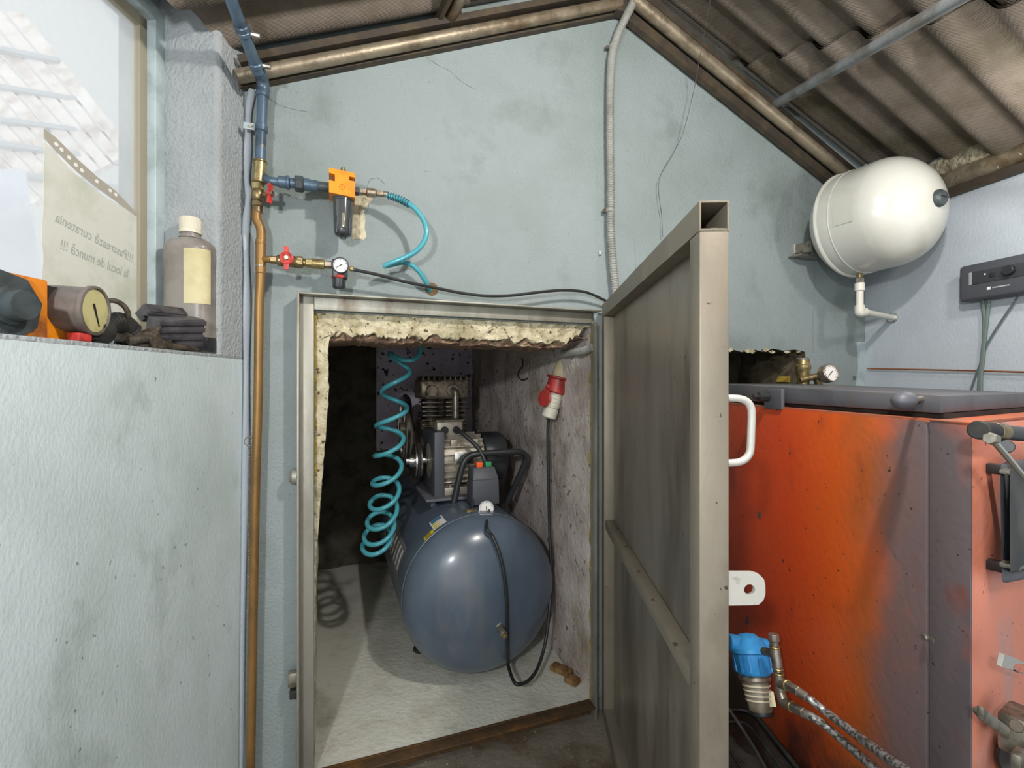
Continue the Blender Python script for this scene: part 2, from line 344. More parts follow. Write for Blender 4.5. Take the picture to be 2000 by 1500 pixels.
def ball(name, ce, ax, ay, az, m, parent=None, n=20, k=12, **kw):
    b = MB(); b.grid(lambda u, v: ce + ax * math.cos(2 * PI * u) * math.sin(PI * v) + ay * math.sin(2 * PI * u) * math.sin(PI * v) + az * math.cos(PI * v), n, k)
    bmesh.ops.remove_doubles(b.bm, verts=b.bm.verts, dist=1e-6); return b.build(name, m, parent, smooth=80, recalc=True, **kw)
def dial(parent, ce, n, R, up, ang, dark=black, rim=None, depth=0.02, ticks=True, span=270):
    """a pressure gauge: case, face, scale, needle"""
    n = n.normalized(); up = (up - n * up.dot(n)).normalized(); sx = up.cross(n)
    cs = MB().lathe(ce - n * depth, n, [(0, R * 0.9), (R * 0.1, R), (depth + 0.002, R), (depth + 0.003, R * 0.97), (depth + 0.003, R * 0.88), (depth - 0.002, R * 0.86)], 36).build('gauge_case', dark if rim is None else rim, parent)
    MB().lathe(ce - n * 0.0015, n, [(0, R * 0.87), (0.001, R * 0.87)], 36).build('gauge_face', white, parent)
    if ticks:
        b = MB()
        for i in range(21):
            a = math.radians(-span / 2 + span * i / 20); d = sx * math.sin(a) + up * math.cos(a); q = d.cross(n); l = 0.12 if i % 5 == 0 else 0.07
            b.box(ce + d * R * (0.78 - l / 2), d * R * l / 2, q * R * (0.018 if i % 5 else 0.03), n * 0.0006)
        t = b.build('gauge_scale', dialblk, parent); t['kind'] = 'stuff'
    a = math.radians(ang); d = sx * math.sin(a) + up * math.cos(a); q = d.cross(n)
    MB().prism([ce - d * R * 0.25 + q * R * 0.05 + n * 0.001, ce - d * R * 0.25 - q * R * 0.05 + n * 0.001, ce + d * R * 0.66 - q * R * 0.015 + n * 0.001, ce + d * R * 0.66 + q * R * 0.015 + n * 0.001], n * 0.001).build('needle', dialblk, parent)
    return cs

# ================================================================== STRUCTURE
# roof planes
apexW = WL(1222, -28); leftW = WL(470, 112); rightW = WL(1700, 345)
e1L = (leftW - apexW); e1R = (rightW - apexW)
q = LW(345, 0) - apexW; k = q.dot(U) / e1L.dot(U); e2L = (q - e1L * k).normalized()
e2L = (e2L + V((0, 0, 0))).normalized()
q = (RW(1840, 352) + RW(2000, 292)) / 2 - apexW; k = q.dot(U) / e1R.dot(U); e2R = (q - e1R * k).normalized()
nL = e1L.cross(e2L).normalized(); nL = nL if nL.z > 0 else -nL
nR = e1R.cross(e2R).normalized(); nR = nR if nR.z > 0 else -nR
e1Ln = e1L.normalized(); e1Rn = e1R.normalized()
LR = e1L.length; RR = e1R.length
# back wall: gable with the niche hole and the hole behind the boiler
aL = aof(WL(614, 700)); aR = aof(WL(1157, 700)); zT = (WL(614, 603).z + WL(1157, 640).z) / 2
ZS = 0.044                      # niche floor
b = MB(); bm = b.bm
a0 = aof(CL) - 0.02; a1 = aof(CR) + 0.02
def roofz(p, left):
    n = nL if left else nR; return apexW.z - (n.x * (p.x - apexW.x) + n.y * (p.y - apexW.y)) / n.z
outer = [W2(a0, 0), W2(a1, 0), W2(a1, roofz(W2(a1, 0), False) + 0.03), W2(aof(apexW), apexW.z + 0.03), W2(a0, roofz(W2(a0, 0), True) + 0.03)]
hole1 = [W2(aL, 0), W2(aR, 0), W2(aR, zT), W2(aL, zT)]
outer = [W2(a0, 0), W2(aL, 0), W2(aL, zT), W2(aR, zT), W2(aR, 0)] + outer[1:]
random.seed(3)
h2 = [(1405, 684), (1432, 683), (1450, 688), (1470, 682), (1490, 687), (1510, 681), (1530, 685), (1552, 683), (1572, 687), (1574, 705), (1568, 725), (1566, 775), (1405, 775)]
hole2 = [WL(x, y) for x, y in h2]
for loop in (outer, hole2):
    vs_ = [bm.verts.new(p) for p in loop]
    for i in range(len(vs_)): bm.edges.new((vs_[i], vs_[(i + 1) % len(vs_)]))
bmesh.ops.triangle_fill(bm, use_beauty=True, use_dissolve=False, edges=list(bm.edges), normal=NN)
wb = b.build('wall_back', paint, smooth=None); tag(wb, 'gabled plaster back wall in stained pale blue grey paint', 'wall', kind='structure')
# recess behind the boiler
b = MB(); dv = -NN * 0.35
for i in range(len(hole2)): j = (i + 1) % len(hole2); b.quad(hole2[i], hole2[j], hole2[j] + dv, hole2[i] + dv)
b.build('recess_lining', mat('dark brown recess', c(92, 84, 66), 0.95, var=c(60, 54, 42), vscale=12, bump=1, bscale=30), wb, smooth=None)  # dark brown lining inside the wall hole
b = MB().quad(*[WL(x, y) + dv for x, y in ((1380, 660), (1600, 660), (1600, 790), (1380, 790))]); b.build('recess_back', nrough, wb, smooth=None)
b = MB()
fpts = [(1538, 746), (1570, 746), (1569, 722), (1556, 716), (1546, 728)]
b.prism([WL(x, y, -0.06) for x, y in fpts], -NN * 0.06); b.build('foam_filler', foam, wb)
b = MB()
for k_ in range(8):
    x = 1412 + k_ * 20 + random.uniform(-7, 7); p = WL(x, 685 + random.uniform(-2, 3), 0.002); f_ = random.uniform(.4, 1.1); b.prism([p - U * 0.022 * f_, p + U * 0.006 * f_ + Z * 0.009 * f_, p + U * 0.02 * random.uniform(.6, 1.3), p + U * random.uniform(-.008, .008) - Z * 0.010 * f_], NN * 0.004)
t = b.build('chipped_edge', cream, wb); t['kind'] = 'stuff'
# bare patch beside the orange filter, and the hose hole
pp = [(688, 392), (694, 380), (706, 384), (718, 378), (730, 384), (726, 392), (716, 402), (711, 414), (714, 428), (712, 446), (716, 462), (710, 470), (698, 466), (688, 468)]
MB().prism([WL(x, y, -0.001) for x, y in pp], NN * 0.0025).build('bare_patch', patchm, wb, smooth=None)
MB().lathe(WL(843, 565, -0.001), NN, [(0, 0.022), (0.002, 0.02), (0.003, 0.013)], 14).build('hose_hole', mat('hole brown', c(112, 88, 58), 0.9), wb)
# hairline joint lines on the wall right of the door
crackm = mat('crack grey', c(112, 118, 116), 0.95)
for pts in ([(1590, 480), (1591, 560), (1588, 620), (1588, 690)], [(828, 108), (850, 124), (880, 140), (902, 160), (930, 175)], [(716, 372), (722, 352), (738, 348), (752, 360)], [(1240, 470), (1241, 520), (1243, 560)], [(524, 190), (545, 205), (575, 214), (600, 218)], [(718, 384), (720, 402), (714, 418)]):
    MB().tube(crom([WL(x, y, 0.0002) for x, y in pts], 4), lambda t: .0009 + .0005 * math.sin(t * 31), 5).build('hairline_crack', crackm, wb)

# left wall: parapet below the window, far pier, strip above the frame
WJ = LW(427, 700); yJ = WJ.y                       # jamb at the far side of the window
zS = LW(427, 692).z                                # sill height
TH = 0.26
def LP(y, z, off=0): return CL + LD * ((y - CL.y) / LD.y) + LN * off + Z * z
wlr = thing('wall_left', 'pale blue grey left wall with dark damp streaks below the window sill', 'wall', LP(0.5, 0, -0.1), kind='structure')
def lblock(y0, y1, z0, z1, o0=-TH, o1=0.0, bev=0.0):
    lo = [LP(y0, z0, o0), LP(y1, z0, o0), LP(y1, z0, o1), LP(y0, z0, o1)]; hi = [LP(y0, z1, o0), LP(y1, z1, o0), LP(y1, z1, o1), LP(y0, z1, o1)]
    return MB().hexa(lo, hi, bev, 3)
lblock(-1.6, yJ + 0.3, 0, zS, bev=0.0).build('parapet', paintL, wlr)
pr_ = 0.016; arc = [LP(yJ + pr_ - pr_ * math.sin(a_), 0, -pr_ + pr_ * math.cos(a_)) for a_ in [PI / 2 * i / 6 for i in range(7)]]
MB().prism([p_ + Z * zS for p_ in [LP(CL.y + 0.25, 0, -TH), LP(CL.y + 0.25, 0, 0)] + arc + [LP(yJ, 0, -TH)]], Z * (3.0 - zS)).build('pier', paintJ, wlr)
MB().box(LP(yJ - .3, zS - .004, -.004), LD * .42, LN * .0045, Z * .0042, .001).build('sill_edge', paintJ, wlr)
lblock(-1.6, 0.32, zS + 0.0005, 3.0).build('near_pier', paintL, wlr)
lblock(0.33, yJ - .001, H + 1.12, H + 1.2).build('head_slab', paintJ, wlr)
# right wall
b = MB(); pA = CR - RD * 0.02; pB = CR + RD * 3.6
b.hexa([pA, pB, pB + RU * 0.2, pA + RU * 0.2], [p + Z * 2.6 for p in (pA, pB, pB + RU * 0.2, pA + RU * 0.2)])
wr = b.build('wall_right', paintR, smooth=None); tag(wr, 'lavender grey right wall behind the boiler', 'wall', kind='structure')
b = MB(); yr = -1.35
for (x0_, x1_, z0_, z1_) in ((-1.2, -0.78, 0, 3.2), (2.5, 3.4, 0, 3.2), (-0.78, 2.5, 2.4, 3.2)): b.box(V(((x0_ + x1_) / 2, yr, (z0_ + z1_) / 2)), V(((x1_ - x0_) / 2, 0, 0)), V((0, .08, 0)), V((0, 0, (z1_ - z0_) / 2)))  # unseen rear wall, its opening sized for the fill light it admits
t = b.build('wall_rear', paint, smooth=None); tag(t, 'blue grey rear wall with a wide opening sized to let light in', 'wall', kind='structure')
# floor of the room
b = MB(); b.hexa([V((-2.0, -2, -0.1)), V((3.6, -2, -0.1)), V((3.6, 3.2, -0.1)), V((-2.0, 3.2, -0.1))], [V((-2.0, -2, 0)), V((3.6, -2, 0)), V((3.6, 3.2, 0)), V((-2.0, 3.2, 0))])
fl = b.build('floor', floorm, smooth=None); tag(fl, 'dusty brown concrete floor of the boiler room', 'floor', kind='structure')
# niche shell
BDP = 1.60; nz = zT + 0.05
b = MB().hexa([NI(aL - 0.1, 0.0, 0.001), NI(aR + 0.1, 0.0, 0.001), NI(aR + 0.1, BDP + .1, 0.001), NI(aL - 0.1, BDP + .1, 0.001)], [NI(aL - 0.1, 0.0, ZS), NI(aR + 0.1, 0.0, ZS), NI(aR + 0.1, BDP + .1, ZS), NI(aL - 0.1, BDP + .1, ZS)])
t = b.build('floor_niche', concrete, smooth=None); tag(t, 'grey concrete floor under the compressor in the niche', 'floor', kind='structure')
def rough_sheet(o, du, dv, n, nu, nv, amp, sc):
    return MB().grid(lambda u, v: o + du * u + dv * v + n * (amp * (noise.fractal(V((u * du.length, v * dv.length, o.x * 3 + 5)) * sc, 1, 2, 4))), nu, nv)
t = rough_sheet(NI(aR + 0.005, 0.0, 0), NI(aR - 0.01, BDP + .05, 0) - NI(aR + 0.005, 0, 0), Z * (nz + 0.1), -U, 60, 50, 0.012, 7).build('wall_niche_right', nplaster, recalc=True)
tag(t, 'rough brownish plaster right wall inside the niche', 'wall', kind='structure')
t = rough_sheet(NI(aL, 0.02, 0), NI(aL - 0.05, BDP + .05, 0) - NI(aL, 0.02, 0), Z * (nz + 0.1), U, 40, 40, 0.010, 6).build('wall_niche_left', jambm, recalc=True)
tag(t, 'whitish plaster left wall inside the niche', 'wall', kind='structure')
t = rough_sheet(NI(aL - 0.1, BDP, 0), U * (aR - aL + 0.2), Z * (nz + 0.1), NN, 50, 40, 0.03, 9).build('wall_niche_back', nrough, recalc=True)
tag(t, 'rubble back wall of the niche, its colour darkened for shade', 'wall', kind='structure')
b = MB(); x0 = aof(hit(735, 700, NI(0, BDP - 0.05, 0), NN)); 
b.grid(lambda u, v: NI(x0 + (aR + 0.02 - x0) * u, BDP - 0.05 + 0.004 * noise.noise(V((u * 9, v * 12, 0))), 0.75 + (nz + 0.05 - 0.75) * v + (0.05 * noise.noise(V((u * 7, 3, 1))) if v == 0 else 0)), 24, 16)
b.build('plaster_coat', nback, t, recalc=True)
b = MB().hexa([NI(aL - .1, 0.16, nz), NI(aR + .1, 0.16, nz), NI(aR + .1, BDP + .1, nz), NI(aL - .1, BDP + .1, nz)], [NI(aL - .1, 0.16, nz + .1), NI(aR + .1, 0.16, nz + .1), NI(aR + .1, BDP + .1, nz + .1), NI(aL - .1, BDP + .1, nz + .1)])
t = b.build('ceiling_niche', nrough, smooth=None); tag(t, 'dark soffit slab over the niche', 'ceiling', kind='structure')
# broken plaster around the opening
def topedge(px): return 605 + (px - 615) * (640 - 605) / (1157 - 615)
pts_low = [(613, 668), (648, 664), (700, 662), (760, 668), (850, 666), (930, 672), (1010, 672), (1075, 678), (1108, 676), (1130, 662), (1146, 648), (1158, 642)]
def lerp_tab(tab, x):
    for i in range(len(tab) - 1):
        if tab[i][0] <= x <= tab[i + 1][0]:
            t = (x - tab[i][0]) / (tab[i + 1][0] - tab[i][0]); return tab[i][1] + t * (tab[i + 1][1] - tab[i][1])
    return tab[-1][1] if x > tab[-1][0] else tab[0][1]
lint = thing('lintel', 'crumbling cream plaster lintel across the top of the niche opening', 'lintel', W2((aL + aR) / 2, zT), kind='structure')
def lf(u, v):
    px = 612 + u * 546; y0 = topedge(px) - 6; jag = 10 * noise.noise(V((px * 0.05, 0, 0))) + 7 * noise.noise(V((px * 0.17, 3, 0))); y1 = max(lerp_tab(pts_low, px) - 8 + jag, y0 + 4)
    y = y0 + (y1 - y0) * min(v / 0.85, 1); bump_ = 0.010 * noise.fractal(V((px * 0.06, y * 0.06, 2)), 1, 2, 4)
    off = -0.012 + bump_
    if v > 0.85: off = -0.012 - 0.06 * (v - 0.85) / 0.15
    return WL(px, y, 0) + NN * off
MB().grid(lf, 130, 22).build('plaster_face', cream, lint, recalc=True, smooth=30)
def bf(u, v):
    px = 630 + u * 528; y0 = topedge(px) + 18; y1 = lerp_tab(pts_low, px) + 3 * noise.noise(V((px * 0.09, 8, 0))) + 3
    y1 = max(y1, y0 + 3); y = y0 + (y1 - y0) * min(v / 0.6, 1); off = -0.03 + 0.022 * noise.fractal(V((px * 0.05, y * 0.09, 7)), 1, 2, 4)
    if v > 0.6: off = -0.035 - 0.16 * (v - 0.6) / 0.4
    return WL(px, y, 0) + NN * off
MB().grid(bf, 110, 18).build('brick_core', brick, lint, recalc=True, smooth=30)
edge_l = [(640, 650), (672, 641), (700, 640), (760, 642), (850, 636), (920, 630), (1000, 624), (1080, 618), (1200, 615), (1440, 613.5)]
def jf(u, v):
    py = 645 + v * 800; px1 = lerp_tab(edge_l, py) + 2.0 * noise.noise(V((py * 0.06, 1, 0))) + 1.2 * noise.noise(V((py * 0.2, 5, 0))); px = 611 + (max(px1, 612.5) - 611) * min(u / 0.8, 1)
    off = -0.012 + 0.007 * noise.fractal(V((px * 0.06, py * 0.03, 4)), 1, 2, 4)
    if u > 0.8: off -= 0.10 * (u - 0.8) / 0.2
    return WL(px, py, 0) + NN * off
MB().grid(jf, 10, 130).build('jamb_plaster', cream, lint, recalc=True, smooth=30)
b = MB()
b.tube([WL(1155.5, 650 + i * 14 + 0, -0.004) + U * 0.003 * math.sin(i * 1.7) for i in range(52)], lambda t: 0.006 + 0.002 * math.sin(t * 60), 6).build('foam_bead', foam, lint)
b = MB(); b.tube([WL(615 + 0.8 * math.sin(i * 2.1), 612 + i * 10, -0.006) for i in range(34)], lambda t: 0.004 + 0.0015 * math.sin(t * 50), 6); b.build('foam_bead', foam, lint)

# corrugated roof: two slopes of sheets
ceil = thing('ceiling', 'brown corrugated fibre cement roof on steel rafters', 'roof', apexW, kind='structure')
LAM = 0.165; AMP = 0.021
def sheet(ap, e1n, e2, n, t0, t1, s0, s1, drop, name, ph=0.0, cut=False):
    b = MB(); ns = int((s1 - s0) / LAM * 10); nt_ = max(2, int((t1 - t0) / 0.15))
    def fn(u, v):
        s_ = s0 + (s1 - s0) * u; te = t1
        if cut:
            te = max(t0 + .05, ((CL - LN * .015) - ap - e2 * s_).dot(LN) / e1n.dot(LN)); te = min(te, t1)
        t_ = t0 + (te - t0) * v
        return ap + e1n * t_ + e2 * s_ + n * (0.03 - drop + AMP * math.cos(2 * PI * s_ / LAM + ph))
    b.grid(fn, ns, nt_); b.grid(lambda u, v: fn(u, v) + n * 0.007, ns, nt_)
    return b.build(name, roofm, ceil, recalc=True, smooth=60)
sheet(apexW, e1Rn, e2R, nR, -1.2, 0.62, -0.25, 2.6, 0.0, 'roof_sheet')
sheet(apexW, e1Rn, e2R, nR, 0.53, 2.3, -0.25, 2.6, 0.014, 'roof_sheet')
sheet(apexW, e1Ln, e2L, nL, -1.2, 0.75, -0.25, 2.6, 0.0, 'roof_sheet', 1.0)
sheet(apexW, e1Ln, e2L, nL, 0.66, 1.9, -0.25, 2.6, 0.014, 'roof_sheet', 1.0, True)

# rafters along the gable
def bar(name, p, q, r, m, parent, n=14): return seg(name, p, q, r, m, parent, n)
raf = thing('rafter', 'steel tube rafter running up the gable above the pipes', 'rafter', WL(495, 160, 0.05), 'gable rafters')
p, q = WL(462, 150, 0.045), WL(1212, 6, 0.045); bar('tube', p, q, rad(13.5, p), rafterm, raf, 18)
p2, q2 = WL(462, 168, 0.012), WL(1212, 24, 0.012); d = (q2 - p2); up = Z - d * (d.z / d.length_squared); up.normalize()
MB().box((p2 + q2) / 2, d / 2, up * 0.012, NN * 0.012).build('angle_strip', darkst, raf)
p3, q3 = WL(470, 128, 0.03), WL(1210, -14, 0.03); MB().box((p3 + q3) / 2, (q3 - p3) / 2, up * 0.010, NN * 0.03).build('angle_strip', darkst, raf)
raf2 = thing('rafter', 'steel tube rafter sloping down the gable to the white vessel', 'rafter', WL(1660, 350, 0.05), 'gable rafters')
p, q = WL(1236, -2, 0.06), WL(1690, 372, 0.06); bar('tube', p, q, rad(12.5, p), rafterm, raf2, 18)
d = q - p; up = Z - d * (d.z / d.length_squared); up.normalize()
MB().box((p + q) / 2 - up * 0.035 - NN * 0.035, d / 2, up * 0.018, NN * 0.012).build('angle_strip', darkst, raf2)
MB().box((p + q) / 2 + up * 0.035 - NN * 0.02, d / 2, up * 0.010, NN * 0.03).build('angle_strip', darkst, raf2)
MB().box(WL(1216, 6, 0.03), U * 0.035, Z * 0.045, NN * 0.02, 0.004).build('gusset_plate', darkst, raf2)
# wall plate along the right wall
wp = thing('wall_plate_beam', 'rusty steel wall plate tube running along the right wall top', 'beam', RW(1700, 405, 0.03))
p = RW(1705, 408, 0.03); q = p + RD * 2.6
bar('tube', p - RD * 0.05, q, 0.034, rafterm, wp, 16)
MB().box((p + q) / 2 - Z * 0.046 + RN * -0.012, RD * 1.3, RU * 0.012, Z * 0.016).build('angle_strip', darkst, wp)
b = MB()
for i in range(46):
    x = 1760 + i * 5.4; y = 360 - (x - 1840) * 0.38
    pc = RW(x, y, 0.045) + Z * random.uniform(-.004, .012); s_ = random.uniform(0.008, 0.02)
    b.lathe(pc - Z * s_ * 0.6, (Z + V((random.uniform(-.5, .5), random.uniform(-.5, .5), 0))), [(0, s_ * .5), (s_ * .5, s_), (s_ * 1.1, s_ * .3)], 6)
MB().box((p + q) / 2 + Z * .05 + RN * .008, RD * 1.3, RU * .024, Z * .03, .006).build('mortar_fillet', mat('mortar', c(150, 142, 120), 0.95, var=c(104, 96, 78), vscale=40, bump=1, bscale=60), wp)
t = b.build('mortar_crumbs', mat('mortar', c(150, 142, 120), 0.95, var=c(104, 96, 78), vscale=40), wp, smooth=None); t['kind'] = 'stuff'
# purlins
def onroof(px, py, left=False, drop=0.05):
    n = nL if left else nR; return hit(px, py, apexW - n * drop, n)
pu = thing('purlin', 'grey steel purlin tube crossing under the corrugated sheets above the vessel', 'purlin', onroof(1500, 212), 'purlins')
p = onroof(1498, 213); q = onroof(1870, -2); q = p + (q - p) * 2.6; bar('tube', p, q, rad(8, p), purlinm, pu)
pu = thing('purlin', 'short dark steel purlin meeting the left rafter near the ridge', 'purlin', onroof(868, 62, True), 'purlins')
p = onroof(866, 60, True, .03); q = onroof(897, 0, True, .03); q = p + (q - p) * 2.5; bar('tube', p - (q - p) * 0.02, q, rad(11, p), rafterm, pu)
d = (q - p).normalized(); MB().box((p + q) / 2 - U * 0.032, (q - p) / 2, U * 0.006, Z * 0.02).build('flange', darkst, pu)

# window: frame, pane
WO = -0.155
win = thing('window_1', 'dusty window pane in a pale painted steel frame above the sill', 'window', LP(0.8, zS, WO), kind='structure')
zh = P(280, 52, yJ).z
def wbar(y0, y1, z0, z1, o0, o1, m, name, bev=0.002): return lblock(y0, y1, z0, z1, o0, o1, bev).build(name, m, win)
wbar(yJ - 0.030, yJ + 0.004, zS, zh + 0.03, WO - 0.03, WO + 0.016, winframe, 'frame_jamb')
wbar(yJ - 0.052, yJ - 0.028, zS, zh, WO - 0.03, WO - 0.006, winframed, 'frame_rebate')
wbar(0.32, yJ, zh - 0.002, zh + 0.035, WO - 0.03, WO + 0.016, winframe, 'frame_head')
wbar(0.32, yJ, zh - 0.03, zh - 0.002, WO - 0.03, WO - 0.006, winframed, 'frame_rebate')
wbar(0.32, yJ, zS, zS + 0.02, WO - 0.03, WO + 0.016, winframe, 'frame_sill')
wbar(0.32, 0.35, zS, zh, WO - 0.03, WO + 0.016, winframe, 'frame_jamb')
wbar(0.32, yJ, zh + 0.035, zh + 0.5, -TH, WO + 0.004, paintJ, 'head_infill', 0)
lblock(0.33, yJ - 0.03, zS + 0.018, zh, WO - 0.020, WO - 0.016).build('pane', gl, win, smooth=None)
# the note in its sleeve, on the inside of the pane, printed side to the street
def WPN(px, py, off=0): return hit(px, py, CL + LN * (WO - 0.0145 + off), LN)
note = thing('paper_note', 'crinkled paper note in a punched plastic sleeve on the window pane', 'paper note', WPN(180, 600))
pl_ = [(86, 276), (140, 335), (200, 382), (250, 412), (272, 428), (277, 640), (150, 612), (80, 590), (81, 540), (84, 500), (80, 460), (84, 400), (84, 330)]
MB().prism([WPN(x, y) for x, y in pl_], LN * 0.0012).build('sheet', paper, note, smooth=None)
s0, s1 = [(85, 250), (110, 270), (150, 310), (190, 346), (222, 370), (238, 386), (264, 414)], [(86, 270), (108, 294), (148, 334), (188, 366), (220, 389), (240, 403), (264, 420)]
MB().prism([WPN(x, y, 0.0002) for x, y in s0] + [WPN(x, y, 0.0002) for x, y in s1[::-1]], LN * 0.001).build('sleeve_strip', sleeve, note, smooth=None)
for (x, y) in [(110, 282), (120, 292), (135, 308), (148, 322), (160, 333), (189, 354), (215, 372), (226, 380)]:
    MB().lathe(WPN(x, y, 0.0014), LN, [(0, 0.0042), (0.0006, 0.0042)], 12, rot=0.2).build('punch_hole', white, note)
def text_obj(body, name, start, end, h, m, parent, up=Z, off=V((0, 0, 0)), shear=0):
    cu = bpy.data.curves.new('t', 'FONT'); cu.body = body; cu.size = 1; cu.extrude = 0.01
    to = bpy.data.objects.new('t', cu); COL.objects.link(to); bpy.context.view_layer.update()
    me = bpy.data.meshes.new_from_object(to.evaluated_get(bpy.context.evaluated_depsgraph_get())); bpy.data.objects.remove(to)
    xs = [v.co.x for v in me.vertices]; x0, x1 = min(xs), max(xs); X = (end - start); yv = (up - X * (up.dot(X) / X.length_squared)).normalized(); n = X.cross(yv).normalized()
    top = parent
    while top.parent: top = top.parent
    for v in me.vertices: v.co = start + off + X * ((v.co.x - x0) / (x1 - x0)) + yv * (v.co.y * h) + n * v.co.z * 0.02 - V(top.location)
    me.name = name; me.materials.clear(); me.materials.append(m); o = bpy.data.objects.new(name, me); COL.objects.link(o); o.parent = parent; return o
text_obj('!!!Pastrează curatenia', 'lettering', WPN(258, 512, 0.0016), WPN(107, 432, 0.0016), 0.030, ink, note)
text_obj('la locul de muncă !!!', 'lettering', WPN(249, 543, 0.0016), WPN(118, 486, 0.0016), 0.030, ink, note)

# outside the window: a board canopy on bars, and the neighbour's pale wall
cano = thing('board_canopy', 'weathered board canopy with grey cross bars seen through the window', 'canopy', P(60, 400, 2.6))
C00, C01, C11, C10 = P(-330, 0, 2.9), P(48, 24, 2.9), P(262, 292, 2.5), P(60, 400, 2.5)
nc = (C01 - C00).cross(C10 - C00).normalized(); nc = nc if nc.y > 0 else -nc
for i in range(9):
    u0, u1 = i / 9 + 0.010, (i + 1) / 9 - 0.010
    bl = lambda u, v: (C00 * (1 - u) + C01 * u) * (1 - v) + (C10 * (1 - u) + C11 * u) * v
    b = MB(); dz = nc * random.uniform(-.006, .006)
    lo = [bl(u0, 0) + dz, bl(u1, 0) + dz, bl(u1, 1) + dz, bl(u0, 1) + dz]; b.hexa(lo, [p + nc * 0.025 for p in lo]); b.build('board', woodo, cano, smooth=None)
for (x0, y0, x1, y1) in [(-60, 85, 118, 122), (-60, 162, 178, 202), (-60, 228, 228, 268), (-60, 275, 247, 318), (-60, 330, 250, 372)]:
    pa = hit(x0, y0, C00 - nc * 0.03, nc); pb = hit(x1, y1, C00 - nc * 0.03, nc); dd = (pb - pa); MB().box((pa + pb) / 2, dd / 2, dd.normalized().cross(nc) * 0.013, nc * 0.02).build('cross_bar', barm, cano)
b = MB().box(P(100, 400, 4.6) + V((-0.6, 0, 0)), V((3.2, 0, 0)), V((0, 0.05, 0)), V((0, 0, 3.0)))
nh = b.build('neighbour_building', houseo, smooth=None, origin=P(100, 900, 4.6)); tag(nh, 'pale neighbouring building wall beyond the window', 'building')
gp = MB().hexa([P(-120, 560, 1.7), P(84, 560, 1.8), P(84, 560, 1.85), P(-120, 560, 1.75)], [P(-120, 330, 2.0), P(50, 330, 2.1), P(50, 330, 2.15), P(-120, 330, 2.05)])
o = gp.build('sheet_panel', mat('blue grey sheet', c(214, 216, 224), 0.7, var=c(196, 200, 210), vscale=3), smooth=None, origin=P(0, 560, 2.25)); tag(o, 'blue grey metal sheet leaning under the canopy outside the window', 'panel')

# ================================================================== DOOR FRAME AND DOOR
fr = thing('trim_1', 'welded angle iron frame around the niche opening', 'door frame', W2((aL + aR) / 2, 0, 0.03), kind='structure')
fa0 = aof(WL(580, 700, 0.05)); fa1 = aof(WL(1168, 700, 0.05)); fz1 = (WL(580, 569, 0.055).z + WL(1168, 606, 0.055).z) / 2
fi0 = aof(WL(613, 700, 0.02)); fi1 = aof(WL(1157, 700, 0.02)); fzi = (WL(613, 602, 0.02).z + WL(1157, 634, 0.02).z) / 2
def fbox(a_0, a_1, z_0, z_1, o_0, o_1, name, m=steelframe, bev=0.0015):
    return MB().box(W2((a_0 + a_1) / 2, (z_0 + z_1) / 2, (o_0 + o_1) / 2), U * (a_1 - a_0) / 2, Z * (z_1 - z_0) / 2, NN * (o_1 - o_0) / 2, bev).build(name, m, fr)
fbox(fa0, fi0, 0, fz1, 0.014, 0.022, 'left_post'); fbox(fa0, fa0 + 0.006, 0, fz1, 0.0, 0.060, 'left_flange')
fbox(fi0 + .0005, fi1, fzi, fz1, 0.014, 0.021, 'top_bar'); fbox(fa0 + .006, fa1 + 0.01, fz1 - 0.005, fz1 + 0.0005, 0.0, 0.058, 'top_flange', darkst if False else steelframe)
fbox(fi1 - 0.003, fa1, 0, fzi + 0.01, 0.012, 0.020, 'right_post'); fbox(fi1 - .004, fi1 + 0.002, 0, fzi, 0.020, 0.050, 'right_flange')
fbox(fi0, fi1, 0.0005, ZS + 0.004, 0.0, 0.010, 'sill_bar', rusty); fbox(fi0, fi1, ZS - .002, ZS + 0.004, 0.010, 0.05, 'sill_flange', rusty)
# bolt head and latch on the left flange
p = WL(571, 931, 0.04); seg('bolt_head', p + U * 0.02, p - U * 0.008, 0.022, steelframe, fr, 20, 0.5)
p = WL(569, 1326, 0.035); MB().box(p + U * .006, U * 0.014, Z * 0.02, NN * 0.012, 0.004).build('latch_keeper', galv, fr)
MB().box(p + U * .006 - Z * 0.04, U * 0.010, Z * 0.012, NN * 0.012, 0.003).build('latch_keeper', blackr, fr)

hp = V((0.313, 1.665, 0)); np_ = V((0.281, 0.718, 0)); dd = (np_ - hp); DL_ = dd.length; dd.normalize(); dn = V((dd.y, -dd.x, 0)); dn = dn if dn.x > 0 else -dn
TW = 0.0445; dz1 = P(1362, 392, 0.718).z; dz0 = 0.012
def DP(s, t, z): return hp + dd * s + dn * t + Z * z          # s from the hinge, t across the leaf thickness to the right
def dbox(s0, s1, t0, t1, z0, z1, bev=0.003): return MB().box(DP((s0 + s1) / 2, (t0 + t1) / 2, (z0 + z1) / 2), dd * (s1 - s0) / 2, dn * (t1 - t0) / 2, Z * (z1 - z0) / 2, bev)
door = thing('door_1', 'grey welded steel tube door standing open beside the niche', 'door', DP(DL_ / 2, 0, 0), kind='structure')
dbox(0, TW, 0, TW, dz0, dz1 - TW - 0.0005).build('hinge_stile', steel, door)
dbox(DL_ - TW, DL_, 0, TW, dz0, dz1 - TW - 0.0005).build('outer_stile', steel, door)
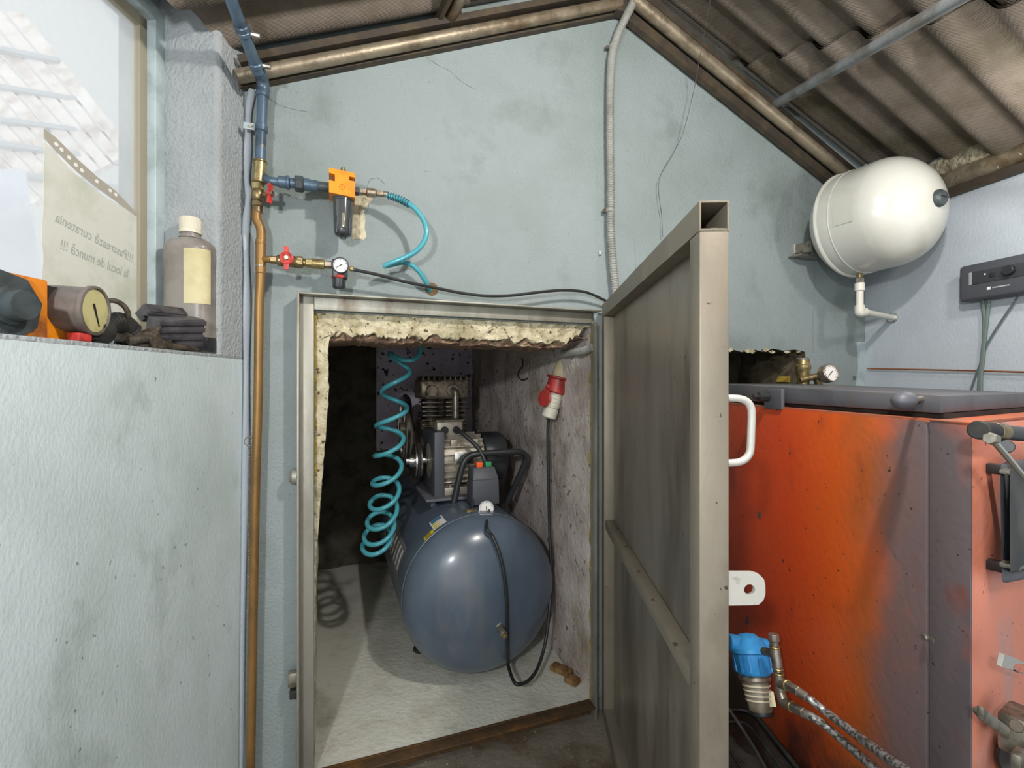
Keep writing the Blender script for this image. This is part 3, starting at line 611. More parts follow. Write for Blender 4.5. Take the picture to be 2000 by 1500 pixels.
# top rail: a hollow square tube with an open end
b = MB(); wt = 0.003
for (t0, t1, z0, z1) in ((0, wt, dz1 - TW, dz1), (TW - wt, TW, dz1 - TW, dz1), (wt, TW - wt, dz1 - wt, dz1), (wt, TW - wt, dz1 - TW, dz1 - TW + wt)):
    b.box(DP(DL_ / 2, (t0 + t1) / 2, (z0 + z1) / 2), dd * DL_ / 2, dn * (t1 - t0) / 2, Z * (z1 - z0) / 2, 0.0006, 1)
tr = b.build('top_rail', steel, door)
MB().box(DP(DL_ - 0.12, TW / 2, dz1 - TW / 2), dd * 0.003, dn * (TW / 2 - wt), Z * (TW / 2 - wt)).build('tube_plug', darkst, tr)
seg('screw_tip', DP(DL_ - 0.04, TW - wt, dz1 - TW * .65), DP(DL_ - 0.04, TW - 0.014, dz1 - TW * .65), 0.0022, nickel, tr, 8)
b = MB(); random.seed(5)
for i in range(16): b.lathe(DP(DL_ - 0.0015, TW * (i + .5) / 16, dz1 - TW - 0.0006), Z, [(-0.0016, .0008), (0, 0.0019), (0.0012, .0006)], 6)
b.build('weld_bead', steel, tr)['kind'] = 'stuff'
dbox(TW, DL_ - TW, TW - 0.012, TW - 0.009, dz0, dz1 - TW - 0.0005, 0).build('panel', steelp, door)
zm = 0.695
dbox(TW * .3, DL_ - TW - .0005, 0.004, TW - 0.0125, zm - 0.03, zm, 0.002).build('mid_rail', steel, door)
dbox(TW, DL_ - TW, 0, TW, dz0, dz0 + TW, 0.003).build('bottom_rail', steel, door)
for (px, py) in ((1206, 1034), (1223, 1068), (1247, 1117), (1275, 1173), (1318, 1259)):
    p_ = FLZ(px, py, zm); seg('rivet', p_ - Z * 0.001, p_ + Z * 0.003, 0.004, darkst, door, 10, 0.4)
# D handle on the outer edge
def DH(px, py, d=0.705): return P(px, py, d)
hpts = [DH(1416, 780), DH(1440, 779), DH(1462, 780), DH(1477, 785), DH(1486, 797), DH(1488, 815), DH(1487, 845), DH(1486, 872), DH(1484, 890), DH(1476, 902), DH(1462, 909), DH(1440, 911), DH(1416, 911)]
hpts = [h + V((0, 0.03, 0)) for h in hpts]
MB().tube(crom(hpts, 5), 0.0058, 12).build('handle', worn, door)
# locking lug with a hole
lp = [(1416, 1118), (1470, 1118), (1483, 1122), (1492, 1131), (1495, 1144), (1495, 1160), (1491, 1173), (1482, 1181), (1468, 1182), (1416, 1183)]
b = MB(); bm = b.bm; lo = [P(x, y, 0.722) for x, y in lp]; hc = P(1464, 1152, 0.722); hr = 0.0082
ho = [hc + V((math.cos(2 * PI * i / 20) * hr, 0, math.sin(2 * PI * i / 20) * hr)) for i in range(20)]
for loop in (lo, ho):
    vs_ = [bm.verts.new(p) for p in loop]
    for i in range(len(vs_)): bm.edges.new((vs_[i], vs_[(i + 1) % len(vs_)]))
bmesh.ops.triangle_fill(bm, use_beauty=True, edges=list(bm.edges), normal=V((0, -1, 0)))
g = bmesh.ops.extrude_face_region(bm, geom=list(bm.faces)); bmesh.ops.translate(bm, verts=[v for v in g['geom'] if isinstance(v, bmesh.types.BMVert)], vec=V((0, 0.007, 0)))
b.build('locking_lug', worn, door, recalc=True, smooth=30)
for z_ in (0.25, 1.15):
    seg('hinge', DP(-0.012, 0.02, z_), DP(-0.012, 0.02, z_ + 0.1), 0.011, steel, door, 14)

# ================================================================== PIPEWORK ON THE BACK WALL
pr = thing('air_supply_pipe', 'copper and blue painted air pipe rising in the corner with two valves', 'pipe', WL(490, 1500, 0.05))
o1 = 0.055
cl = [WL(488, 1560, o1), WL(498, 1000, o1), WL(506, 600, o1), WL(508, 560, o1), WL(509, 470, o1)]
MB().tube(crom([cl[0], cl[1], WL(504, 780, o1), cl[2], cl[3], WL(509, 530, o1)], 6), rad(8.3, cl[2]), 16).build('copper_pipe', copper, pr)
seg('copper_tee', WL(509, 535, o1), WL(509, 468, o1), rad(9.3, cl[2]), copper, pr)
seg('solder_ring', WL(509, 522, o1), WL(509, 518, o1), rad(9.9, cl[2]), nickel, pr); seg('solder_ring', WL(509, 478, o1), WL(509, 474, o1), rad(9.9, cl[2]), copper, pr)
MB().tube(crom([WL(510, 470, o1), WL(510, 452, o1), WL(507, 440, o1), WL(502, 430, o1), WL(501, 418, o1), WL(502, 408, o1)], 6), rad(8.6, cl[2]), 16).build('offset_bend', copper, pr)
ZP = lambda py, px=505, off=o1: WL(px, py, off)
seg('reducer', ZP(416, 503), ZP(404, 503), rad(9, cl[2]), brassd, pr); seg('hex_nut', ZP(404, 503), ZP(394, 503), rad(11, cl[2]), brassd, pr, 6)
vb = ball('valve_body', ZP(381, 504), U * rad(12, cl[2]), NN * rad(12, cl[2]), Z * rad(17, cl[2]), brassd, pr)
seg('hex_nut', ZP(372, 504), ZP(358, 504), rad(12, cl[2]), brass, pr, 6)
st = ZP(384, 512); sd = (NN * 0.75 + U * 0.7).normalized()
seg('stem', ZP(384, 505), ZP(384, 505) + sd * 0.045, 0.007, brassd, vb, 10)
# wing handles
def wing(ce, n, up, L, W_, parent):
    n = n.normalized(); up = (up - n * up.dot(n)).normalized(); sx = up.cross(n)
    prof = [(-W_ * .55, L), (-W_ * .2, L * 1.02), (W_ * .45, L * .95), (W_ * .5, L * .55), (W_ * .38, L * .3), (W_ * .8, L * .12), (W_ * .8, -L * .12), (W_ * .38, -L * .3), (W_ * .5, -L * .55), (W_ * .45, -L * .95), (-W_ * .2, -L * 1.02), (-W_ * .55, -L), (-W_ * .5, -L * .5), (-W_ * .38, -L * .3), (-W_ * .8, -L * .12), (-W_ * .8, L * .12), (-W_ * .38, L * .3), (-W_ * .5, L * .5)]
    h = MB().prism([ce + sx * x + up * y for x, y in prof], n * 0.006).build('valve_handle', red, parent, smooth=30)
    seg('handle_nut', ce + n * 0.005, ce + n * 0.013, W_ * 0.5, nickel, parent, 6)
    return h
wing(ZP(384, 505) + sd * 0.042, sd + U * 0.4, Z + U * .12, rad(19, cl[2]), rad(10, cl[2]), vb)
seg('tee_body', ZP(356, 506), ZP(316, 508), rad(11.5, cl[2]), brass, pr); seg('tee_collar', ZP(319, 508), ZP(313, 508), rad(12.8, cl[2]), brassd, pr); seg('tee_collar', ZP(358, 505), ZP(352, 505), rad(12.8, cl[2]), brassd, pr)
seg('riser_pipe', ZP(316, 508), ZP(184, 513), rad(9.6, cl[2]), bluepipe, pr)
cl_ = seg('pipe_clip', ZP(258, 510), ZP(244, 511), rad(11.6, cl[2]), bluepipe, pr)
MB().box(WL(490, 247, o1 - .008), U * rad(13, cl[2]), Z * rad(6.5, cl[2]), NN * 0.002, 0.001).build('clip_tab', winframe, cl_)
seg('screw', WL(489, 245, o1 - .006), WL(489, 245, o1), 0.004, nickel, cl_, 8)
seg('elbow_collar', ZP(190, 512), ZP(182, 513), rad(12.5, cl[2]), bluepipe, pr)
e_ = [ZP(184, 513), ZP(172, 514), ZP(160, 513) + NN * 0.01, WL(510, 150, o1) + NN * 0.035, WL(505, 140, 0.11)]
MB().tube(crom(e_, 6), rad(11.8, cl[2]), 16).build('elbow', bluepipe, pr)
c0, c1 = WL(506, 143, 0.105), LW(440, -30, 0.12)
seg('overhead_pipe', c0, c0 + (c1 - c0) * 2.2, rad(10, cl[2]), bluepipe, pr)
for t_ in (0.09, 0.47, 0.53):
    pc = c0 + (c1 - c0) * t_; seg('pipe_collar', pc, pc + (c1 - c0).normalized() * 0.012, rad(12.5, cl[2]), bluepipe, pr)
pc = c0 + (c1 - c0) * 0.12; seg('clamp_bolt', pc, pc + U * 0.035, 0.006, galv, pr, 8); pc = c0 + (c1 - c0) * 0.5; seg('clamp_bolt', pc, pc + U * 0.035, 0.006, galv, pr, 8)
# upper branch
yb = lambda px: 352 + (px - 520) * 0.115
def BR(px, dy=0, off=0.075): return WL(px, yb(px) + dy, off)
MB().tube(crom([WL(508, 343, o1), WL(518, 348, 0.06), BR(526, 0), BR(545, 1)], 6), rad(8, cl[2]), 14).build('branch_bend', bluepipe, pr)
for nm, x0, x1, r, m, n in (('coupling', 543, 562, 11, bluepipe, 18), ('coupling_collar', 559, 566, 13.5, bluepipe, 18), ('nipple', 566, 577, 9.5, bluepipe, 16), ('union_nut', 576, 593, 16.5, greyknob, 8), ('union_tail', 592, 606, 12, bluepipe, 18), ('coupling', 604, 622, 10.5, bluepipe, 18), ('nipple', 620, 646, 9.3, greyknob, 16)):
    seg(nm, BR(x0), BR(x1), rad(r, BR(580)), m, pr, n)
# lower branch
yb2 = lambda px: 506 + (px - 515) * 0.088
def B2(px, dy=0, off=0.07): return WL(px, yb2(px) + dy, off)
seg('branch_stub', WL(510, 506, o1), B2(530), rad(6.5, B2(600)), copper, pr); seg('branch_nut', B2(528), B2(541), rad(7.6, B2(600)), brassd, pr, 6)
vb2 = seg('valve_body', B2(540), B2(592), rad(11, B2(600)), brassd, pr, 18, 0.3)
seg('stem', B2(562), B2(562) + NN * 0.03, 0.010, brassd, vb2, 12)
wing(B2(562) + NN * 0.03, NN, Z, rad(22, B2(562)), rad(9, B2(562)), vb2); ring('handle_ring', B2(562) + NN * 0.034, NN, rad(10, B2(562)), rad(2.6, B2(562)), red, vb2)
for nm, x0, x1, r, m, n in (('hex_nut', 580, 592, 12, brassd, 6), ('collar', 592, 597, 8, brass, 16), ('hex_nut', 597, 610, 9, brass, 6), ('quick_coupler', 609, 634, 10, brass, 20), ('hex_nut', 633, 648, 8, nickel, 6)):
    seg(nm, B2(x0), B2(x1), rad(r, B2(600)), m, pr, n)

# ------------------------------------------------ orange filter on the wall
fo = 0.075; fc = WL(668, 366, fo); pxm = fc.y / F
fil = thing('air_filter', 'orange air filter with black bowl hanging from the upper pipe branch', 'filter', WL(668, 465, fo))
hw, hh, hd = 23.5 * pxm, 25 * pxm, 0.034
prof = [(-1, 1), (1, .84), (1, .46), (.62, .5), (.62, .22), (1, .18), (1, -1), (-1, -.84), (-1, -.02), (-.6, -.06), (-.6, .56), (-1, .6)]
prof = [(-1, 1), (1, .86), (1, .52), (.55, .56), (.55, .26), (1, .22), (1, -1.02), (-1, -.86), (-1, .06), (-.55, .02), (-.55, .54), (-1, .62)]
MB().prism([fc + U * x * hw + Z * y * hh - NN * hd for x, y in prof], NN * hd * 2).build('body', orange, fil, smooth=30)
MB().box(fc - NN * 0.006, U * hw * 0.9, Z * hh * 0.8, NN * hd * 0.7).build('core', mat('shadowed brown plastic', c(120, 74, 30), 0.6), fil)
ring('logo_ring', fc + NN * (hd + 0.0004) + Z * -.012, NN, 0.007, 0.0006, mat('logo', c(190, 110, 30), 0.5), fil)
MB().box(fc + NN * (hd + 0.0005) + Z * -.012, U * .009, Z * .0006, NN * .0004).build('logo_bar', MC['logo'], fil); MB().box(fc + NN * (hd + 0.0005) + Z * -.012, U * .0006, Z * .009, NN * .0004).build('logo_bar', MC['logo'], fil)
p = WL(670, 345, fo); MB().lathe(p, Z, [(0, 0.0075), (.008, .0075), (.009, .006), (.014, .006), (.0145, .0075), (.019, .0075), (.0195, .005), (.025, .005), (.026, .0035)], 14).build('top_nipple', brassd, fil)
p = WL(670, 391, fo); r = 18.5 * pxm; L_ = 73 * pxm
bo = MB().lathe(p + Z * .004, -Z, [(0, r * 1.08), (.008, r * 1.08), (.01, r), (L_ * .85, r * .94), (L_ * .95, r * .88), (L_, r * .74), (L_ + .003, r * .4), (L_ + .008, r * .3)], 32).build('bowl', glassbowl, fil)
MB().box(p - Z * L_ * .62 + NN * r * .95 + U * r * .05, U * r * .2, Z * L_ * .2, NN * 0.004, 0.003).build('sight_glass', clearbowl, bo)
for dx_ in (-.62, .62): MB().box(p - Z * L_ * .72 + NN * r * .72 + U * r * dx_, U * 0.002, Z * L_ * .22, NN * 0.004, .001).build('bowl_rib', black, bo)
# hose side couplings
yb3 = lambda px: 373 + (px - 692) * 0.11
def B3(px, off=fo): return WL(px, yb3(px), off)
for nm, x0, x1, r_, m, n in (('outlet_nut', 691, 702, 9, greyknob, 6), ('coupler_nut', 703, 716, 7, nickel, 6), ('coupler_sleeve', 716, 733, 9, nickel, 20), ('coupler_collar', 731, 735, 8, brassd, 20)):
    seg(nm, B3(x0), B3(x1), r_ * pxm, m, fil, n)
# ------------------------------------------------ regulator with gauge
rg = thing('pressure_regulator', 'small black pressure regulator with white dial and red ring on the lower branch', 'regulator', WL(664, 563, 0.07))
gc = WL(665, 518, 0.095); dial(rg, gc, (CAM - gc).normalized() * .4 + NN, 15.5 * gc.y / F, Z, -122, depth=0.018)
bc = WL(664, 527, 0.07); MB().box(bc, U * 0.020, Z * 0.026, NN * 0.018, 0.004).build('body', black, rg)
seg('locking_ring', WL(663, 545, 0.07), WL(663, 539, 0.07), rad(15, bc), red, rg, 24)
kp = WL(662, 563, 0.07); kn = MB().lathe(kp, Z, [(0, rad(10.5, bc)), (0.003, rad(11.5, bc)), (0.028, rad(11.5, bc))], 20).build('knob', black, rg)
for i in range(10):
    a = PI * 2 * i / 10; d = U * math.cos(a) + NN * math.sin(a); MB().box(kp + Z * 0.014 + d * rad(11.6, bc), d * .0012, d.cross(Z) * .0018, Z * .011).build('knob_rib', greyknob, kn)
seg('outlet_nut', WL(683, 524, .075), WL(690, 526, .075), rad(5, bc), brass, rg, 6); seg('push_fitting', WL(690, 526, .075), WL(694, 527, .075), rad(4, bc), greyknob, rg, 14)
# thin black line to the right
ct = [(692, 527, .075), (740, 537, .07), (790, 550, .06), (850, 562, .05), (900, 572, .045), (950, 578, .05), (1000, 577, .055), (1050, 571, .055), (1100, 567, .05), (1145, 571, .045), (1184, 588, .03)]
t = MB().tube(crom([WL(*x) for x in ct], 8), rad(2.9, WL(900, 570)), 8).build('air_line', cableblk, origin=WL(1184, 588)); tag(t, 'thin black air line curving above the door frame', 'tube')

# ------------------------------------------------ teal hose: wall loop, through the hole, then the coil in the niche
hs = thing('coiled_air_hose', 'teal coiled air hose looping into the niche and hanging in a spiral', 'hose', P(740, 1070, 1.9))
ho_ = [(752, 380, .075), (765, 384, .078), (785, 391, .085), (808, 405, .095), (825, 426, .10), (833, 450, .105), (828, 472, .105), (812, 491, .10), (788, 504, .09), (765, 513, .08), (750, 520, .07), (765, 517, .06), (785, 513, .05), (803, 517, .045), (818, 530, .04), (830, 548, .03), (838, 563, .012), (842, 571, -.01)]
MB().tube(crom([WL(*x) for x in ho_[:11]], 8), rad(5.2, fc), 12).build('hose_tube', teal, hs)
MB().tube(crom([WL(*x) for x in ho_[10:]], 8), rad(5.0, fc), 12).build('hose_tube', teal, hs)
for nm, x0, x1, r_, m, n in (('coupler_nut', 735, 748, 6.5, nickel, 6), ('hose_ferrule', 748, 758, 6, nickel, 16)): seg(nm, B3(x0), B3(x1), r_ * pxm, m, hs, n)
gp_ = crom([WL(*x) for x in ho_[:4]], 20); gpts = []
cum = [0]
for i in range(1, len(gp_)): cum.append(cum[-1] + (gp_[i] - gp_[i - 1]).length)
turns = 9; M_ = 160; Lg = cum[-1] * .85
for i in range(M_):
    s_ = 0.1 * Lg + 0.9 * Lg * i / M_
    j = max(k_ for k_ in range(len(cum)) if cum[k_] <= s_); j = min(j, len(cum) - 2); f_ = (s_ - cum[j]) / (cum[j + 1] - cum[j]); pt = gp_[j].lerp(gp_[j + 1], f_); tt = (gp_[j + 1] - gp_[j]).normalized()
    x_ = (Z - tt * tt.z).normalized(); y_ = tt.cross(x_); th = 2 * PI * turns * i / M_; gpts.append(pt + (x_ * math.cos(th) + y_ * math.sin(th)) * rad(6.6, fc))
MB().tube(gpts, rad(1.2, fc), 6).build('spring_guard', mat('teal dark', c(50, 110, 118), 0.4, 0.3), hs)
CD = 1.86
Lx = [(760, 690), (746, 768), (735, 833), (733, 890), (728, 942), (723, 982), (718, 1017), (712, 1045), (709, 1062)]
Rx = [(801, 728), (797, 800), (788, 868), (785, 928), (780, 968), (776, 1004), (771, 1036), (764, 1056), (760, 1070)]
hel = [P(822, 640, CD), P(822, 672, CD), P(819, 692, CD - .02), P(806, 703, CD - .05), P(785, 702, CD - .05), P(768, 695, CD - .03)]
n_t = len(Lx)
def ext(tab, t):
    i = min(int(t), len(tab) - 2); f_ = t - i; return (tab[i][0] + (tab[i + 1][0] - tab[i][0]) * f_, tab[i][1] + (tab[i + 1][1] - tab[i][1]) * f_)
STEP = 28
for i in range((n_t - 1) * STEP + 1):
    t = i / STEP; l = ext(Lx, t); r_ = ext(Rx, max(0, t - 0.5)) if t >= .5 else (Rx[0][0], Rx[0][1]); r2 = ext(Rx, min(t, n_t - 1))
    cx_ = (l[0] + (r_[0] + r2[0]) / 2) / 2; rr = ((r_[0] + r2[0]) / 2 - l[0]) / 2; cy_ = l[1]
    th = 2 * PI * t
    hel.append(P(cx_ - rr * math.cos(th), cy_, CD) + V((0, 1, 0)) * (rr / F * CD * math.sin(th)) + Z * (rr / F * CD * math.sin(th) * max(0, min(.62, .16 * (t - 1.2)))))
sm = [hel[0]]
MB().tube(crom(hel[:7], 6)[:-1] + hel[6:], rad(4.6, V((0, CD, 0))), 10).build('hose_coil', teal, hs)

# ------------------------------------------------ conduit and cables on the back wall
cd = thing('conduit', 'grey corrugated conduit dropping from the ridge to the door hinge', 'conduit', WL(1198, 590, .02))
cp = [(1244, -20, .07), (1236, 6, .06), (1222, 34, .05), (1208, 64, .035), (1198, 95, .028), (1193, 130, .028), (1191, 200, .026), (1191, 280, .026), (1192, 350, .026), (1192, 410, .026), (1192, 450, .028), (1197, 520, .03), (1201, 560, .03), (1203, 600, .03)]
pts = crom([WL(*x) for x in cp], 40)
cum = 0; rs = []
for i in range(len(pts)):
    if i: cum += (pts[i] - pts[i - 1]).length
    rs.append(cum)
tot = rs[-1]; rr0 = rad(7.2, WL(1192, 300))
n_ = 520; res = []
j = 0
for i in range(n_):
    s_ = tot * i / (n_ - 1)
    while j < len(rs) - 2 and rs[j + 1] < s_: j += 1
    res.append(pts[j].lerp(pts[j + 1], (s_ - rs[j]) / max(1e-9, rs[j + 1] - rs[j])))
MB().tube(res, lambda t: rr0 * (1 + 0.10 * (1 if int(round(t * (n_ - 1))) % 4 < 2 else -1)), 14).build('corrugated_tube', conduitm, cd)
for (x, y) in ((1195, 92), (1189, 411)):
    k_ = seg('conduit_clip', WL(x + 2, y + 4, .026), WL(x + 2, y - 4, .026), rr0 * 1.16, conduitm, cd, 16); seg('clip_screw', WL(x - 9, y, .01), WL(x - 9, y, .022), 0.006, darkst, k_, 8)
t = MB().tube(crom([WL(440, 96, .03), WL(462, 116, .03), WL(484, 134, .03)], 14), lambda t_: .010 * (1 + .09 * (1 if int(t_ * 28) % 2 else -1)), 10).build('conduit_end', conduitm, origin=WL(484, 134, .03)); tag(t, 'short cream conduit end tucked behind the overhead blue pipe', 'conduit')
# painted-over cable in the corner
pc_ = [(487, 172, .01), (488, 215, .01), (484, 280, .01), (486, 345, .012), (492, 362, .02)]
t = MB().tube(crom([WL(492, 176, .012), WL(486, 215, .012), WL(484, 280, .012), WL(482, 350, .012), WL(486, 376, .012), WL(484, 400, .012), WL(480, 460, .012), WL(482, 560, .012), WL(481, 700, .012), WL(480, 900, .012), WL(474, 1200, .012), WL(468, 1530, .012)], 10), lambda t: 0.008 + .0015 * math.sin(t * 40), 10).build('painted_cable', paintR, origin=WL(468, 1530)); tag(t, 'painted over cable running down the corner behind the copper pipe', 'cable')
# ball chain with its split ring
ch = thing('ball_chain', 'thin bead chain hanging from a wire ring beside the copper pipe', 'chain', WL(480, 1540, .02))
ring('wire_ring', WL(487, 862, .02), NN, 0.012, 0.0016, galv, ch, 24)
b = MB(); b.lathe(V((0, 0, 0)), Z, [(-.0030, 0), (-.0022, .0022), (0, .003), (.0022, .0022), (.0030, 0)], 8); me = bpy.data.meshes.new('bead')
b.bm.to_mesh(me); b.bm.free(); me.materials.append(galv); me.polygons.foreach_set('use_smooth', [True] * len(me.polygons))
p, q = WL(488, 874, .02), WL(482, 1530, .02); nb = int((q - p).length / 0.0066)
for i in range(min(nb, 290)):
    o = bpy.data.objects.new('bead', me); COL.objects.link(o); o.parent = ch; o.location = p + (q - p) * (i / min(nb, 290)) - ch.location
# cobweb thread
t = MB().tube(crom([onroof(1388, -5, False, .06), WL(1362, 140, .12), WL(1352, 190, .1), WL(1330, 270, .08), WL(1288, 350, .03), WL(1292, 420, .02), WL(1294, 462, .02)], 6), lambda t: 0.0008 + .0008 * abs(math.sin(t * 33)) ** 8, 5).build('cobweb_thread', cellblk, origin=WL(1294, 462)); tag(t, 'sagging dusty cobweb thread hanging from the roof', 'cobweb')
t = MB().box(WL(1172, 494, .004), U * .006, Z * .008, NN * .004, .002).build('wall_hook', winframe, origin=WL(1172, 500)); tag(t, 'tiny painted wall hook beside the conduit', 'hook')

# ================================================================== EXPANSION VESSEL
vw = WL(1586, 452, 0); va = NN; vz = 0.632 + H
vo = V((vw.x, vw.y, vz)); vl0, vl1, vr = 0.06, 0.462, 0.200
ves = thing('expansion_vessel', 'white rounded pressure vessel mounted high in the right corner', 'vessel', vo + va * 0.27 - Z * vr)
prof = []
for i in range(13): a = PI / 2 * i / 12; prof.append((vl0 + 0.13 * (1 - math.cos(a)), vr * math.sin(a)))
for i in range(1, 6): prof.append((vl0 + 0.13 + (vl1 - vl0 - 0.27) * i / 5, vr * (1 - 0.003 * i)))
for i in range(1, 15): a = PI / 2 * (1 - i / 14); prof.append((vl1 - 0.14 * (1 - math.sin(PI / 2 - a)), vr * .985 * math.sin(a) if i < 14 else 0))
prof = prof[:18]
for i in range(1, 15): a = PI / 2 * i / 14; prof.append((vl1 - 0.15 + 0.15 * math.sin(a), vr * .985 * math.cos(a) if i < 14 else 0))
MB().lathe(vo, va, prof, 64).build('shell', vesselm, ves, smooth=60)
ring('seam_band', vo + va * 0.165, va, vr * 0.998, 0.0075, vesselm, ves, 72); ring('seam_band', vo + va * 0.215, va, vr * 0.995, 0.003, vesselm, ves, 72)
nzp = vo + va * vl1; MB().lathe(nzp - va * 0.004, va, [(0, .030), (.012, .029), (.02, .022), (.023, .01), (.023, 0)], 24).build('valve_cap', greyknob, ves)
MB().box(nzp + va * .0195, U * .02, Z * .0012, va * .002).build('cap_slot', black, ves)
# rating plate on the barrel
b = MB(); base_a = math.radians(200)
xU = U; 
b.grid(lambda u, v: vo + va * (0.235 + 0.07 * u) + (U * math.cos(PI + .25 - .5 * v) + Z * math.sin(PI + .25 - .5 * v)) * (vr + .0006), 4, 8); b.build('rating_plate', mat('plate cream', c(194, 193, 182), 0.3), ves)
bk = WL(1560, 490, .0); MB().box(vo + va * .03 - U * .09 - Z * .10, U * .05, va * .03, Z * .003).build('bracket', galv, ves)
MB().prism([WL(1552, 478, .002), WL(1584, 470, .09), WL(1586, 490, .09), WL(1552, 492, .002)], -Z * .004).build('bracket_arm', galv, ves)
MB().box(WL(1557, 486, .003), U * .018, Z * .02, NN * .003, .002).build('bracket_foot', worn, ves)
# connection pipe
vpp = V(vo) + va * 0.20; 
c_top = vpp - Z * (vr - .004); 
vpipe = thing('vessel_pipe', 'white plastic elbow pipe dropping from the vessel to the wall', 'pipe', c_top - Z * .2)
dpp = c_top.y; mm = dpp / F
y0 = c_top.z
seg('brass_stub', c_top, c_top - Z * 10 * mm, 5.5 * mm, brassd, vpipe, 14); seg('brass_nut', c_top - Z * 10 * mm, c_top - Z * 22 * mm, 7.5 * mm, galv, vpipe, 6)
seg('socket', c_top - Z * 20 * mm, c_top - Z * 36 * mm, 8.5 * mm, pprw, vpipe); seg('drop_pipe', c_top - Z * 36 * mm, c_top - Z * 66 * mm, 6.3 * mm, pprw, vpipe)
ek = c_top - Z * 76 * mm; MB().tube(crom([ek + Z * 12 * mm, ek, ek - Z * 2 * mm + U * 2 * mm, ek + U * 14 * mm], 6), 8.6 * mm, 16).build('elbow', pprw, vpipe)
endp = RW(1745, 605, 0.0); endp.z = ek.z; seg('run_pipe', ek + U * 8 * mm, endp, 6 * mm, pprw, vpipe); seg('wall_rosette', endp - (endp - ek).normalized() * .012, endp, 10 * mm, chrome, vpipe)

# ================================================================== CONTROLLER ON THE RIGHT WALL
p0, p1 = RW(1898, 560, 0), RW(2060, 525, 0); zc = (RW(1898, 517, .05).z + RW(1898, 588, .05).z) / 2
ctl = thing('boiler_controller', 'dark grey boiler controller box with knob on the right wall', 'controller', V((p0.x, p0.y, zc)))
c0_ = V((RW(1897, 550, .0).x, RW(1897, 550, .0).y, zc)); wv = RD; L_ = 0.36; hz = (RW(1898, 517, .05).z - RW(1898, 588, .05).z) / 2
MB().box(c0_ + wv * L_ / 2 - RU * .03, wv * L_ / 2, RU * .03, Z * hz, .012, 3).build('housing', switchm, ctl)
fcn = c0_ - RU * .0605
MB().box(fcn + wv * (.045 + .14) + Z * hz * .2, wv * .14, RU * .002, Z * hz * .34, .001).build('panel', mat('panel grey', c(60, 62, 66), 0.5), ctl)
MB().box(fcn + wv * .04 + Z * hz * .2, wv * .005, RU * .0015, Z * hz * .34).build('panel_edge', mat('edge grey', c(150, 152, 154), 0.5), ctl)
seg('rotary_knob', fcn + wv * .158 + Z * hz * .25, fcn + wv * .158 + Z * hz * .25 - RU * .018, .016, black, ctl, 20)
MB().box(fcn + wv * .108 + Z * hz * .2 - RU * .003, wv * .008, RU * .003, Z * .007, .001).build('push_button', black, ctl); seg('indicator_light', fcn + wv * .085 + Z * hz * .3, fcn + wv * .085 + Z * hz * .3 - RU * .004, .003, white, ctl, 10)
MB().box(fcn + wv * .095 - Z * hz * .48, wv * .005, RU * .0008, Z * .005).build('logo_mark', white, ctl); MB().box(fcn + wv * .13 - Z * hz * .48, wv * .024, RU * .0008, Z * .002).build('logo_bar', mat('logo grey', c(170, 172, 176), 0.5), ctl)
for nm, pts_, r_ in (('grey signal cable hanging from the controller, nearest the corner', [(1918, 560), (1920, 595), (1923, 620), (1922, 660), (1918, 700), (1914, 730), (1912, 775)], .0055), ('grey power cable hanging from the controller beside its twin', [(1930, 558), (1931, 590), (1928, 620), (1924, 655), (1920, 700), (1916, 735), (1916, 775)], .006), ('thin dark sensor wire slanting down from the controller', [(1996, 550), (1990, 575), (1960, 620), (1930, 668), (1918, 702), (1905, 735), (1894, 770)], .003)):
    pp_ = [RW(x, y, .02 if i else .035) for i, (x, y) in enumerate(pts_)]
    t = MB().tube(crom(pp_, 8), r_, 8).build('cable', mat('grey green cable', c(104, 118, 112), 0.5) if r_ > .004 else mat('thin grey cable', c(84, 96, 98), 0.5), origin=pp_[-1]); tag(t, nm, 'cable')
t = MB().tube([RW(1694, 720, .015), RW(1760, 721, .015), RW(1900, 724, .015), RW(2600, 744, .015)], .0032, 8).build('copper_tube', copperb, origin=RW(1694, 720)); tag(t, 'thin bright copper capillary tube along the right wall', 'tube')
b = MB(); b.prism([WL(1672, 668, 0), WL(1690, 668, 0), WL(1690, 760, 0), WL(1670, 760, 0), WL(1676, 720, 0)], NN * .004); b.build('plaster_flake', winframe, wb, smooth=None)
seg('wall_plug', WL(1668, 738, -.002), WL(1668, 738, .004), .008, black, wb, 10)

# ================================================================== BOILER
zb = B1.z
bl_len = 1.80
boi = thing('boiler', 'scorched orange solid fuel boiler with slate lid behind the open door', 'boiler', B1 - Z * B1.z + BD * .3)
bmat = boiler_mat('scorched orange enamel', 0.0, 1.0); bfront = boiler_mat('faded lit front enamel', 0, 1, True)
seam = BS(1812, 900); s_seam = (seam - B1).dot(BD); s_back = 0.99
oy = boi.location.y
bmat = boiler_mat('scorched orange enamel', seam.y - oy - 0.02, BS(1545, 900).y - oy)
def QB(s, off, z): return V((B1.x, B1.y, 0)) + BD * s + BN * off + Z * z
def bbox(s0, s1, o0, o1, z0, z1, bev=.003): return MB().box(QB((s0 + s1) / 2, (o0 + o1) / 2, (z0 + z1) / 2), BD * (s1 - s0) / 2, BN * (o1 - o0) / 2, Z * (z1 - z0) / 2, bev)
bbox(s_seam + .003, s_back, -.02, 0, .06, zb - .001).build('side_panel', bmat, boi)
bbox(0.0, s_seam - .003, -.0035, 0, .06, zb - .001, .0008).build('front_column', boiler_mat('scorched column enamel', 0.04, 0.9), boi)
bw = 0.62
def FB(t, off, z): return V((B1.x, B1.y, 0)) + FD * t + FN * off + Z * z
